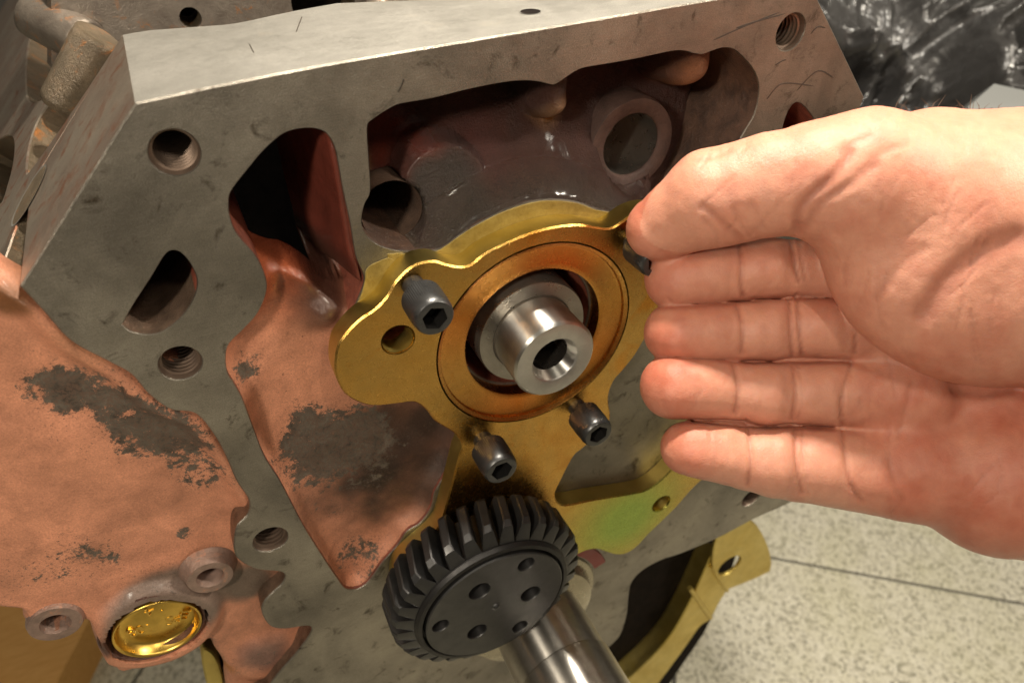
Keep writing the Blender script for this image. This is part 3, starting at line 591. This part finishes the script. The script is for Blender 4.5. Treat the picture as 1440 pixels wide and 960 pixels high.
Fc=[tuple(f) for f,o_ in zip(rs[2],okf) if o_]
Fw=[f for f,mi in zip(F,M) if not (len(f)==3 and mi==0)]; Mw=[mi for f,mi in zip(F,M) if not (len(f)==3 and mi==0)]
hue_c=np.clip(np.exp(-((Pc-c)**2).sum(1)/1.4)*1.1,0,1)
V2=np.vstack([V,np.column_stack([Pc,np.zeros(len(Pc))])]); F2=Fw+[tuple(i+len(V) for i in f) for f in Fc]; M2=Mw+[0]*len(Fc)
hv=np.clip(np.exp(-((V[:,:2]-c)**2).sum(1)/1.4)*1.1,0,1)
red_all=np.concatenate([np.zeros(len(V)),np.zeros(len(Pc))])
mk('plate_body',V2,F2,[M_gold,M_golde],pt,fm=M2,sharp=40,scal={'hue':np.concatenate([hv,hue_c]),'red':red_all})
# recessed seal land round the bore
prof=[(1.425,0.0),(1.41,-.012),(1.39,-.02),(1.375,-.03),(1.362,-.07),(1.33,-.085),(1.10,-.085),(1.03,-.085),(1.012,-.095),(1.01,-.11),(1.01,ZF+.006)]
v,f=lathe(prof,0,0,128); v=np.array(v); ang=np.arctan2(v[:,1],v[:,0]); red=np.clip(.12+.6*np.cos(ang-1.25)**6+.5*np.cos(ang+.5)**8,0,.75)
mk('bore_seal_land',v,f,[M_gold],pt,sharp=30,scal={'hue':np.zeros(len(v)),'red':red},label='recessed orange tinted ring around the bore')
# ------------------------------------------------------------------ camshaft
cs=thing('camshaft','bright steel camshaft nose with a bored end poking through the gold plate','camshaft',(0,0,-.3))
v,f=lathe([(.80,-2.3),(.80,-.16),(.785,-.13),(.60,-.13),(.585,-.14),(.575,-.10)],0,0,96); mk('journal',v,f,M_journal,cs,sharp=30)
v,f=lathe([(.575,-.13),(.584,.485),(.575,.505),(.548,.527)],0,0,96); nb=mk('nose',v,f,M_steel,cs,sharp=30)
v,f=lathe([(.548,.527),(.345,.527),(.335,.522),(.325,.512)],0,0,96); mk('nose_face',v,f,M_steelf,nb,sharp=30)
pr=[(.325,.512),(.262,.36),(.255,.1)]; z=.1
pr+=[(.25,-.02),(.19,-.03),(.19,-.10),(.17,-.11)]
for k in range(6): pr+=[(.150,-.14-k*.06),(.17,-.17-k*.06)]
pr+=[(.15,-.6),(.01,-.62)]
v,f=lathe(pr[:2],0,0,72); mk('bore_chamfer',v,f,M_steel,nb)
v,f=lathe(pr[1:],0,0,72); mk('centre_bore',v,f,steel('dark_bore_steel',(.16,.14,.12),.25,.9),nb,sharp=30)  # bore steel is darker than the nose
# ------------------------------------------------------------------ socket screws
def make_screw(p,s,label):
    t_=thing('socket_screw',label,'screw',p,'black socket head cap screws in the gold plate')
    R_=.27; n=60; V=[];F=[]
    def ring_(r,z,kn=False):
        b=len(V)
        for k in range(n*2): 
            a=math.pi*k/n; rr=r*(1-.022*(k%2)) if kn else r; V.append((rr*math.cos(a),rr*math.sin(a),z))
        return b
    lv=[(.15,-.3,0),(.15,-.0,0),(R_*.92,-.0,0),(R_,.025,1),(R_,.32,1),(R_*.985,.345,0),(R_*.98,.43,0),(R_*.93,.485,0),(R_*.86,.51,0),(R_*.80,.515,0)]
    rb=[ring_(r,z,k) for r,z,k in lv]; m_=n*2
    for a,b in zip(rb,rb[1:]):
        for k in range(m_): F.append((a+k,a+(k+1)%m_,b+(k+1)%m_,b+k))
    hx=[]; b=len(V)
    for k in range(m_):
        a=2*math.pi*k/m_; rr=R_*.62*math.cos(math.pi/6)/math.cos((a+.3)%(math.pi/3)-math.pi/6); V.append((rr*math.cos(a),rr*math.sin(a),.512))
    for k in range(m_): F.append((rb[-1]+k,rb[-1]+(k+1)%m_,b+(k+1)%m_,b+k))
    hd=mk('screw_head',np.array(V),F,M_screw,t_,local=True,sharp=25)
    V2=V[b:b+m_]+[(x,y,.22) for x,y,_ in V[b:b+m_]]+[(0,0,.20)]
    F2=[(k,(k+1)%m_,m_+(k+1)%m_,m_+k) for k in range(m_)]+[(m_+k,m_+(k+1)%m_,2*m_) for k in range(m_)]
    so=mk('hex_socket',V2,F2,M_socket,t_,local=True,sharp=40)
    v,f=lathe([(.05,-1.2),(.15,-1.15)]+[q for k in range(9) for q in ((.15,-1.1+k*.09),(.125,-1.055+k*.09))]+[(.15,-.28)],0,0,24); mk('shank',v,f,M_blackd,t_,local=True,sharp=60)
    t_.scale=(s,s,s); return t_
def place(px,py,zf,s): c=at(px,py,zf); return (c[0],c[1],zf-.515*s)
spec=[(612,448,.76,.90,'knurled socket head screw standing proud of the upper left of the gold plate'),(706,662,.68,.95,'knurled socket head screw just above the black gear teeth'),(842,611,.66,.92,'socket head screw beside the triangular window below the fingertips'),(925,368,.60,.9,'socket head screw mostly hidden between the thumb and the index fingertip')]
first=None
for px,py,zf,s_,lb_ in spec:
    p=place(px,py,zf,s_)
    if first is None: first=make_screw(p,s_,lb_)
    else:
        o=first.copy(); sc.collection.objects.link(o); o.location=w(p); o['label']=lb_; o.scale=(s_,)*3; o.rotation_euler=(0,random.uniform(0,3),0)
        for ch in first.children: k=ch.copy(); k.parent=o; sc.collection.objects.link(k)
# ------------------------------------------------------------------ gear
GZ=1.0; gc=at(698.4,852,GZ); G=thing('helical_gear','black oxide helical gear with a drilled hub disc in front of the gold plate','gear',(gc[0],gc[1],GZ-.85))
RD=1.145; RG=1.29; RT=1.60; TH=.85
a_off=RD
v,f=lathe([(.3,-TH),(RG-.08,-TH),(RG,-TH+.06),(RG,-.10),(RG-.035,-.045),(RD+.05,-.035),(RD+.035,-.05),(RD+.03,-.16),(RD-.02,-.16)],gc[0],gc[1],120)
v=np.array(v); v[:,2]+=GZ; mk('gear_rim',v,f,M_blackd,G,sharp=30)
# tooth: helical, swept from back to front with a rounded lead-in at the front
NT=31; tw=2*math.pi/NT
def tooth():
    V=[];F=[];K=9; prof_n=6
    for k in range(K):
        s_=k/(K-1); z=-TH+.02+s_*(TH-.14); tws=(s_-.5)*(-.10)
        top=RT
        if s_>.70: top=RG+(RT-RG)*math.sqrt(max(0,1-((s_-.70)/.30)**2))+.004
        if s_<.08: top=RG+(RT-RG)*(.8+.2*s_/.08)
        hb_=.38*tw; ht=.18*tw+(RT-top)*.2; 
        for r,aa in ((RG-.03,-hb_),(RG+(top-RG)*.5,-(hb_*.62+ht*.38)),(top-.015,-ht-.006),(top,-ht*.8),(top,ht*.8),(top-.015,ht+.006),(RG+(top-RG)*.5,(hb_*.62+ht*.38)),(RG-.03,hb_)):
            a=aa+tws; V.append((r*math.sin(a),r*math.cos(a),z))
    m_=8
    for k in range(K-1):
        for j in range(m_-1): F.append((k*m_+j,(k+1)*m_+j,(k+1)*m_+j+1,k*m_+j+1))
    F.append(tuple(range(m_))); F.append(tuple((K-1)*m_+j for j in range(m_))[::-1]); return V,F
tv,tf=tooth(); ft=None
for k in range(NT):
    if ft is None: o=mk('tooth',tv,tf,M_black,None,local=True,sharp=28); ft=o
    else: o=ft.copy(); sc.collection.objects.link(o)
    o.parent=G; o.location=(0,-.85,0); o.rotation_euler=(0,k*tw+.05,0)
dh=[]
for px,py,hw in ((740,793,11.5),(674.5,831,15),(746,834.5,13.5),(619.5,879.5,11.5),(671,887.5,13.5),(731,880.5,10.5)):
    c=at(px,py,GZ); dh.append(circ(c[0],c[1],rad(px,py,hw,GZ)*.98,36))
V,F,M=slab(circ(*gc,RD,110),dh,GZ,GZ-.5,.018); disc=mk('hub_disc',V,F,[M_black,M_blackd],G,fm=M,sharp=30)
for h_ in dh:
    cc=h_.mean(0); r_=np.linalg.norm(h_[0]-cc); v,f=lathe([(r_,GZ-.49),(.01,GZ-.495)],*cc,24); mk('bolt_hole_floor',v,f,M_blackd,disc)
v,f=lathe([(.085,GZ-.002),(.08,GZ+.008),(.055,GZ+.004),(.045,GZ+.02),(.02,GZ+.035),(.003,GZ+.037)],*gc,28); mk('centre_dimple',v,f,M_black,disc)
# ------------------------------------------------------------------ crankshaft
cz=1.35; cc=(0.0,-6.83); ck=thing('crankshaft','polished steel crankshaft snout running out of frame below the gear','crankshaft',(0,-6.83,-.4))
v,f=lathe([(.875,-.2),(.875,1.08),(.87,1.10),(.87,1.12),(.90,1.15),(.90,4.6),(.85,4.7),(.4,4.7),(.35,4.6),(.35,3)],*cc,128); mk('snout',v,f,M_polish,ck,sharp=30)
v,f=lathe([(1.45,-1.6),(1.45,-.35),(1.40,-.28),(1.30,-.27),(1.24,-.12),(1.22,-.06),(1.02,.0),(.86,.02)],*cc,128); mk('collar',v,f,steel('collar_steel',(.45,.40,.30),.28,.9),ck,sharp=30)
v,f=lathe([(1.74,-.315),(1.72,-.285),(1.47,-.285)],*cc,128); n_=128
fs=[q for q in f if .25<(math.atan2(v[q[0]][1]-cc[1],v[q[0]][0]-cc[0]))<1.25]; vv=np.array(v); vv[:,2]+=.0
mk('paint_mark',vv,fs,M_red,ck,label='red marking paint arc')
# ------------------------------------------------------------------ gold tray behind the block
ty=thing('oil_tray','yellow zinc plated curved bracket with holed end tab behind the block, lower right','bracket',(3,-12,-3))
z=-1.9
tab=crv([(1030,720),(1058,733),(1070,747),(1080,768),(1085,790),(1083,803,'c'),(1062,813),(1040,822),(1022,829,'c'),(1008,812),(1002,792),(1005,765),(1015,740)],z,5)
c=at(1026,795,z); V,F,M=slab(tab,[circ(c[0],c[1],rad(1026,795,16,z),32)],z,z-.09,.02); mk('end_tab',V,F,[M_golde,M_golde],ty)
st=[(1005,772),(1003,795),(1021,829),(1012,846),(999,870),(985,880),(960,915),(925,962),(890,1010),(820,1060),(790,1040),(860,975),(915,925),(945,890),(968,850),(985,815)]
V,F,M=slab(crv(st,z-.12,5),[],z-.12,z-1.2,.03); mk('curved_strap',V,F,[M_golde,M_golde],ty)
for a,b in (((970,826),(999,868)),((1000,795),(1022,829))):
    p=at(*a,z-.1);q=at(*b,z-.1); v,f=tube([(p[0],p[1],z-.1),(q[0],q[1],z-.1)],.07,10); mk('pressed_ridge',v,f,M_golde,ty)
st=[(286,912),(300,918),(311,940),(316,975),(300,1000),(290,960),(284,930)]
V,F,M=slab(crv(st,-1.3,4),[],-1.3,-3,.03); o=mk('tray_left_edge',V,F,[M_golde,M_golde],ty)
# ------------------------------------------------------------------ black bag and grey sheet on the far floor
M_bag,t_,b_=mat('black_plastic_film',(.045,.043,.042),0,.30,.9); bump(t_,b_,noise(t_,.9,3,.5,1.5),.35,.3)
nx,ny=150,110; c=hit(1250,140,(0,FY,0),(0,1,0))
bgp=hit(1290,120,(0,FY+3,0),(0,1,0))
D_=26.0
def campt(px,py,d): q=np.array([(px-720)/FL*d,(py-480)/FL*d,d]); return RM.T@(q-TV)
cb_=campt(1320,120,D_); ex=RM[0]; ey=-RM[1]; ez=-RM[2]
P=[];
rng=np.random.RandomState(7)
uu,vv=np.meshgrid(np.linspace(-1,1,nx),np.linspace(-1,1,ny)); Q=np.stack([uu.ravel(),vv.ravel()],1)
def ridge(P,s,seed): return 1-np.abs(2*fbm(P,s,seed)-1)
W_=Q+.35*np.stack([vnoise(Q,2.1,75),vnoise(Q,2.3,76)],1); vr=lambda P,s,k: 1-np.abs(2*vnoise(P,s,k)-1)
hgt=1.7*vr(W_,1.7,70)**3+1.2*vr(W_*[1,.5],3.6,80)**3+.5*vr(W_[:,::-1]*[.5,1],6.5,90)**3+.18*vr(W_,13,91)**2
edge=np.clip(1-(np.abs(Q[:,0])**6+np.abs(Q[:,1])**6),0,1)
Vb=[cb_+ex*q[0]*8.0+np.array((0,1,0))*0+ey*q[1]*6.0+ez*(h_*1.6*e_k+2*(e_k-1)) for q,h_,e_k in zip(Q,hgt,edge)]
i=np.arange(nx*ny).reshape(ny,nx); F=np.stack([i[:-1,:-1],i[:-1,1:],i[1:,1:],i[1:,:-1]],-1).reshape(-1,4)
bag=mk('rubbish_bag',Vb,F,M_bag,None,sharp=0); bag['label']='crumpled black plastic rubbish bag behind the block at the upper right'; bag['category']='plastic bag'
cg=[campt(1398,118,20.5),campt(1500,140,20.5),campt(1500,260,20),campt(1380,260,20),campt(1362,150,20.3)]
gb=thing('grey_panel','pale grey plastic sheet corner on the floor beside the black bag','plastic sheet',cg[3])
V=[tuple(p) for p in cg]+[tuple(p-np.array((0,.5,.4))) for p in cg]
mk('sheet',V,[(0,4,3,2,1),(5,6,7,8,9)]+[(i,(i+1)%5,5+(i+1)%5,5+i) for i in range(5)],mat('grey_plastic',(.17,.175,.17),0,.4)[0],gb,smooth=False)
# ------------------------------------------------------------------ hand (surface nets over a distance field)
def ip(px,py,d): return np.array([(px-720)/FL*d,(py-480)/FL*d,d])
HH=.032
lo=np.array([1.15,-3.2,6.3]); hi=np.array([9.3,3.4,11.3]); n3=np.ceil((hi-lo)/HH).astype(int)
gx=(lo[0]+np.arange(n3[0])*HH).astype(np.float32)[:,None,None]; gy=(lo[1]+np.arange(n3[1])*HH).astype(np.float32)[None,:,None]; gz=(lo[2]+np.arange(n3[2])*HH).astype(np.float32)[None,None,:]
def cone(p,r):
    """chain of round cones: p list of (px,py,d), r list of radii in pixels"""
    out=None
    for k in range(len(p)-1):
        a=ip(*p[k]).astype(np.float32); b=ip(*p[k+1]).astype(np.float32); ra=r[k]*p[k][2]/FL; rb=r[k+1]*p[k+1][2]/FL
        ab=b-a; L=float(ab@ab); t=np.clip(((gx-a[0])*ab[0]+(gy-a[1])*ab[1]+(gz-a[2])*ab[2])/L,0,1)
        d_=np.sqrt((gx-a[0]-t*ab[0])**2+(gy-a[1]-t*ab[1])**2+(gz-a[2]-t*ab[2])**2)-(ra+(rb-ra)*t)
        out=d_ if out is None else smin(out,d_,.05)
    return out
def smin(a,b,k):
    h_=np.maximum(k-np.abs(a-b),0)/k; return np.minimum(a,b)-h_*h_*k*.25
def ell(c,rx,ry,rz,ang=0):
    c_=ip(*c); s_=c[2]/FL; ca,sa=math.cos(ang),math.sin(ang); X=(gx-c_[0]);Y=(gy-c_[1]);Z=(gz-c_[2]); U=(X*ca+Y*sa)/(rx*s_);V_=(-X*sa+Y*ca)/(ry*s_);W_=Z/(rz*s_)
    k=np.sqrt(U*U+V_*V_+W_*W_); return ((k-1)*min(rx,ry,rz)*s_).astype(np.float32)
FD=9.55
fingers=[
 ([(950,392,FD),(1042,382,FD-.02),(1080,378,FD),(1118,377,FD-.02),(1260,395,FD-.0)],[44,39,42,39,46]),
 ([(950,468,FD),(1043,466,FD-.02),(1080,464,FD),(1119,460,FD),(1270,462,FD)],[44,40,42,41,52]),
 ([(946,543,FD-.06),(1036,549,FD-.06),(1076,554,FD-.06),(1116,552,FD-.02),(1280,556,FD)],[46,40,43,42,54]),
 ([(967,630,FD-.05),(1055,645,FD-.06),(1090,650,FD-.05),(1120,652,FD),(1290,668,FD)],[38,44,49,52,66])]
sdf=None
for p,r in fingers:
    d_=cone(p,r); 
    for k in (1,3):      # fleshy pads between the creases
        pass
    sdf=d_ if sdf is None else np.minimum(sdf,d_)
sdf=np.minimum(sdf,cone([(1000,425,FD+.22),(1000,600,FD+.22),(1180,620,FD+.25),(1180,420,FD+.25),(1010,520,FD+.22)],[17,17,20,20,17]))
for q_ in ([(975,430),(1240,428)],[(975,505),(1240,508)],[(985,592),(1090,598),(1240,606)]):
    sdf=np.minimum(sdf,cone([(x_,y_,FD+.17) for x_,y_ in q_],[17]*len(q_)))
sdf=np.minimum(sdf,cone([(1060,425,FD+.22),(1080,610,FD+.22),(1120,610,FD+.22),(1120,425,FD+.22)],[17,17,17,17]))
palm=cone([(1245,420,FD+.25),(1245,640,FD+.2)],[56,62])
palm=smin(palm,cone([(1275,655,FD+.1),(1400,668,FD+.15),(1560,660,FD+.0),(1750,640,FD-.1)],[68,112,150,170]),.35)
palm=smin(palm,cone([(1245,520,FD+.3),(1420,540,FD+.5),(1750,520,FD+.2)],[60,80,150]),.4)
sdf=smin(sdf,palm,.14)
then=smin(cone([(1215,258,8.5),(1330,300,8.7),(1450,350,8.9),(1750,420,9.1)],[96,135,180,230]),ell((1325,405,8.7),178,118,105,.56),.35)
then=smin(then,cone([(1300,255,9.1),(1500,300,9.3),(1750,330,9.3)],[96,150,175]),.3)
thumb=cone([(926,321,9.25),(1000,280,8.85),(1085,260,8.6),(1150,252,8.5),(1215,255,8.5)],[46,69,71,80,95])
th=smin(thumb,then,.22)
sdf=smin(sdf,th,.09)
def nets(S):
    s_=S<0; nx_,ny_,nz_=S.shape
    c=s_[:-1,:-1,:-1].astype(np.uint8)
    for dx in (0,1):
        for dy in (0,1):
            for dz in (0,1):
                if dx+dy+dz: c=c+s_[dx:nx_-1+dx,dy:ny_-1+dy,dz:nz_-1+dz]
    act=(c>0)&(c<8); ai=np.argwhere(act); idm=-np.ones(act.shape,np.int32); idm[act]=np.arange(len(ai))
    acc_=np.zeros((len(ai),3)); cnt=np.zeros(len(ai))
    cor=[(a,b,c_) for a in (0,1) for b in (0,1) for c_ in (0,1)]
    val={q:S[ai[:,0]+q[0],ai[:,1]+q[1],ai[:,2]+q[2]] for q in cor}
    for q in cor:
        for ax in range(3):
            if q[ax]==0:
                r_=list(q); r_[ax]=1; a=val[q];b=val[tuple(r_)]; m_=(a<0)!=(b<0); t=np.where(m_,a/np.where(a==b,1,a-b),0)
                p=np.array(q,float)[None].repeat(len(ai),0); p[:,ax]=t; acc_[m_]+=p[m_]; cnt[m_]+=1
    V=(ai+acc_/cnt[:,None]); F=[]
    for ax in range(3):
        o1,o2=[(1,2),(2,0),(0,1)][ax]; sl=[slice(1,-1)]*3; a=s_.copy(); 
        i0=[slice(1,-1)]*3; i0[ax]=slice(0,-1); i1=[slice(1,-1)]*3; i1[ax]=slice(1,None)
        A=s_[tuple(i0)];B=s_[tuple(i1)]; e=np.argwhere(A!=B); fl_=A[tuple(e.T)]
        off=np.array([1,1,1]); off[ax]=0; e=e+off
        d1=np.zeros(3,int);d1[o1]=1;d2=np.zeros(3,int);d2[o2]=1
        q=np.stack([idm[tuple((e-d1-d2).T)],idm[tuple((e-d2).T)],idm[tuple(e.T)],idm[tuple((e-d1).T)]],1)
        q[~fl_]=q[~fl_][:,::-1]; F.append(q)
    return V,np.vstack(F)
sdf[0]=sdf[-1]=1; sdf[:,0]=sdf[:,-1]=1; sdf[:,:,0]=sdf[:,:,-1]=1
Vh,Fh=nets(sdf); Vh=lo+Vh*HH
del sdf,palm,then,thumb,th
# vertex normals
def vnorm(V,F):
    n_=np.cross(V[F[:,2]]-V[F[:,0]],V[F[:,3]]-V[F[:,1]]); o=np.zeros_like(V)
    for k in range(4): np.add.at(o,F[:,k],n_)
    return o/np.maximum(1e-9,np.linalg.norm(o,axis=1))[:,None]
nh=vnorm(Vh,Fh)
if nh[:,0][Vh[:,0]<1.9].mean()>0: Fh=Fh[:,::-1]; nh=-nh
UV=np.stack([720+FL*Vh[:,0]/Vh[:,2],480+FL*Vh[:,1]/Vh[:,2]],1)
front=np.clip(-nh[:,2]*2.2,0,1); dsp=np.zeros(len(Vh))
isth=(Vh[:,2]<9.0)
def crease(pts,wd_,amp,sel):
    pts=crv(pts,None,4,False); pts=np.vstack([pts]) ; dd=dist(UV,pts,False); return -amp*np.exp(-(dd/wd_)**2)*front*sel
fs_=~((UV[:,1]<470)&(Vh[:,2]<9.02)&(UV[:,0]>880)&(UV[:,1]<365)) 
fsel=(Vh[:,2]>8.95).astype(float)
for pts,wd_,amp in (
  ([(1038,338),(1043,370),(1042,400),(1046,420)],3.2,.035),([(1112,335),(1118,372),(1124,402)],2.6,.035),([(1122,335),(1128,372),(1133,400)],2.2,.02),
  ([(1036,430),(1044,460),(1042,505)],3.2,.035),([(1109,418),(1112,460),(1114,510)],2.6,.035),([(1120,415),(1124,460),(1128,508)],2.6,.035),([(1196,440),(1203,470),(1202,502)],2.6,.03),
  ([(1031,512),(1038,548),(1032,588)],3.4,.035),([(1114,512),(1119,552),(1113,598)],3.0,.03),([(1121,512),(1126,552),(1121,598)],2.0,.02),([(1197,508),(1185,552),(1182,596)],2.6,.028),
  ([(1050,592),(1056,640),(1050,690)],3.0,.03),([(1118,600),(1120,650),(1130,702)],3.0,.03),([(1127,600),(1130,650),(1138,702)],2.0,.02),
  ([(1182,560),(1186,620),(1196,680),(1215,708)],3.5,.03),([(1250,600),(1252,660),(1272,712)],4,.015),([(1282,540),(1272,580),(1262,620)],5,.015)):
    dsp+=crease(pts,wd_,amp,fsel)
# phalanx pads: slight fullness between creases
for px,py,rx,ry in ((985,392,40,34),(985,468,44,34),(975,543,45,36),(1000,632,40,38),(1080,374,26,30),(1080,464,24,34),(1076,554,26,34),(1088,648,24,40),(1160,460,28,36),(1155,552,26,36),(1158,652,26,44)):
    dsp+=.055*np.exp(-((UV[:,0]-px)/rx)**4-((UV[:,1]-py)/ry)**4)*front*fsel
# thumb: wrinkles at the joint, web folds
tsel=((Vh[:,2]<8.95)).astype(float)
for pts,wd_,amp in (([(1040,335),(1022,318),(1000,300),(985,290)],6,.022),([(1120,335),(1122,300),(1140,275),(1170,250),(1200,205)],8,.035),([(1128,330),(1150,290),(1190,262),(1240,225)],7,.022),
   ([(1010,345),(1005,325),(985,305)],4,.012),([(1055,332),(1040,312),(1030,290)],4,.014),([(1075,320),(1065,300),(1052,280)],4,.01),
   ([(1230,420),(1270,370),(1310,345)],8,.012),([(1300,440),(1335,390),(1390,350),(1440,330)],16,.05),([(1180,215),(1200,200),(1230,190)],5,.012),([(1210,240),(1240,215),(1280,200)],6,.012),([(975,225),(1000,222),(1030,210)],4,.01),
   ([(1340,548),(1380,556),(1440,545)],5,.03)):
    dsp+=crease(pts,wd_,amp,tsel if pts[0][0]!=1340 else np.ones(len(Vh)))
rs_k=np.random.RandomState(12)
for k in range(46):
    x_,y_=rs_k.uniform(930,1420),rs_k.uniform(370,740); an=rs_k.uniform(1.1,2.0) if x_<1200 else rs_k.uniform(.6,2.6); L_=rs_k.uniform(10,34) if x_<1200 else rs_k.uniform(30,90)
    m_=(x_+math.cos(an)*L_*.5+rs_k.uniform(-6,6),y_+math.sin(an)*L_*.5); dsp+=crease([(x_,y_),m_,(x_+math.cos(an)*L_,y_+math.sin(an)*L_)],rs_k.uniform(1.4,2.4),rs_k.uniform(.004,.011),1.0)
for k in range(34):
    x_,y_=rs_k.uniform(960,1400),rs_k.uniform(190,420); an=rs_k.uniform(1.7,2.5); L_=rs_k.uniform(20,70)
    m_=(x_+math.cos(an)*L_*.5+rs_k.uniform(-5,5),y_+math.sin(an)*L_*.5); dsp+=crease([(x_,y_),m_,(x_+math.cos(an)*L_,y_+math.sin(an)*L_)],rs_k.uniform(1.6,3.0),rs_k.uniform(.004,.012),tsel)
dsp+=.012*(fbm(UV,.02,101)-.5)*2+.004*(fbm(UV,.11,104)-.5)*2
Vh=Vh+nh*dsp[:,None]
# colours: redder finger ends, thenar's shade painted into the palm, paler thenar
red=np.clip(np.exp(-((UV[:,0]-930)/70)**2)*fsel*.55+.45*ss(1170,1260,UV[:,0])*ss(430,560,UV[:,1])+ (fbm(UV,.016,102)-.5)*.8+(fbm(UV,.05,103)-.5)*.5,0,1)
# shade painted into the crease lines and the gaps between fingers
cr=np.clip(-dsp/.03,0,1)*.6
for q_ in ([(905,433),(1000,431),(1060,421),(1110,418),(1190,424)],[(905,503),(1000,506),(1035,508),(1110,509),(1215,509)],[(935,590),(1030,594),(1090,600),(1190,604)]):
    cr=np.maximum(cr,.75*np.exp(-(dist(UV,crv(q_,None,4,False),False)/5)**2)*fsel)
C0=np.array((.63,.30,.205)); C1=np.array((.46,.115,.065)); Ch=C0*(1-red[:,None])+C1*red[:,None]; Ch=Ch*(1-cr[:,None])+np.array((.36,.12,.075))*cr[:,None]
Vf=(Vh-TV)@RM       # camera-aligned build frame to face coordinates
M_skin,t_,b_=mat('skin',rough=.42,spec=.4); a_=attr(t_,'col'); cs_=mix(t_,.35,a_.outputs['Color'],mix(t_,1.0,a_.outputs['Color'],ramp(t_,noise(t_,3.5,8,.75,.4),[(.3,(.72,.55,.5)),(.7,(1.22,1.2,1.15))]),'MULTIPLY'))
t_.links.new(cs_,b_.inputs['Base Color']); b_.inputs['Subsurface Weight'].default_value=.35; b_.inputs['Subsurface Radius'].default_value=(.16,.06,.03); b_.inputs['Subsurface Scale'].default_value=.9
vo=N(t_,'TexVoronoi',feature='DISTANCE_TO_EDGE'); vo.inputs['Scale'].default_value=22; g_=N(t_,'NewGeometry'); t_.links.new(g_.outputs['Position'],vo.inputs[0])
bump(t_,b_,mth(t_,'ADD',mth(t_,'MULTIPLY',ramp(t_,vo.outputs[0],[(0,g3(0)),(.12,g3(1))]),.18),noise(t_,12,9,.78)),.32,.025)
root=campt(1440,500,9.4)
pn=thing('person','bare right hand reaching in from the right, palm open, thumb touching the gold plate','person',root)
mk('hand',Vf,Fh,M_skin,pn,sharp=0,cols=Ch,label='open palm with thumb on the plate edge')
# thumb nail is turned away; a few arm hairs on top
M_hair=mat('dark_hair',(.08,.04,.02),0,.4)[0]; hv=[];hf=[]
for k in range(26):
    px=random.uniform(1235,1400); p0=campt(px,166+random.uniform(-2,14),9.2); L=random.uniform(14,34); d1=random.uniform(-1.2,.9)
    p1=campt(px+d1*L*.5,160-L*.45,9.2); p2=campt(px+d1*L,158-L*random.uniform(.3,.9),9.2)
    v,f=tube([p0,p1,p2],[.006,.004,.001],4); b=len(hv); hv+=v; hf+=[tuple(i+b for i in q) for q in f]
ho=mk('arm_hair',hv,hf,M_hair,pn); ho['kind']='stuff'
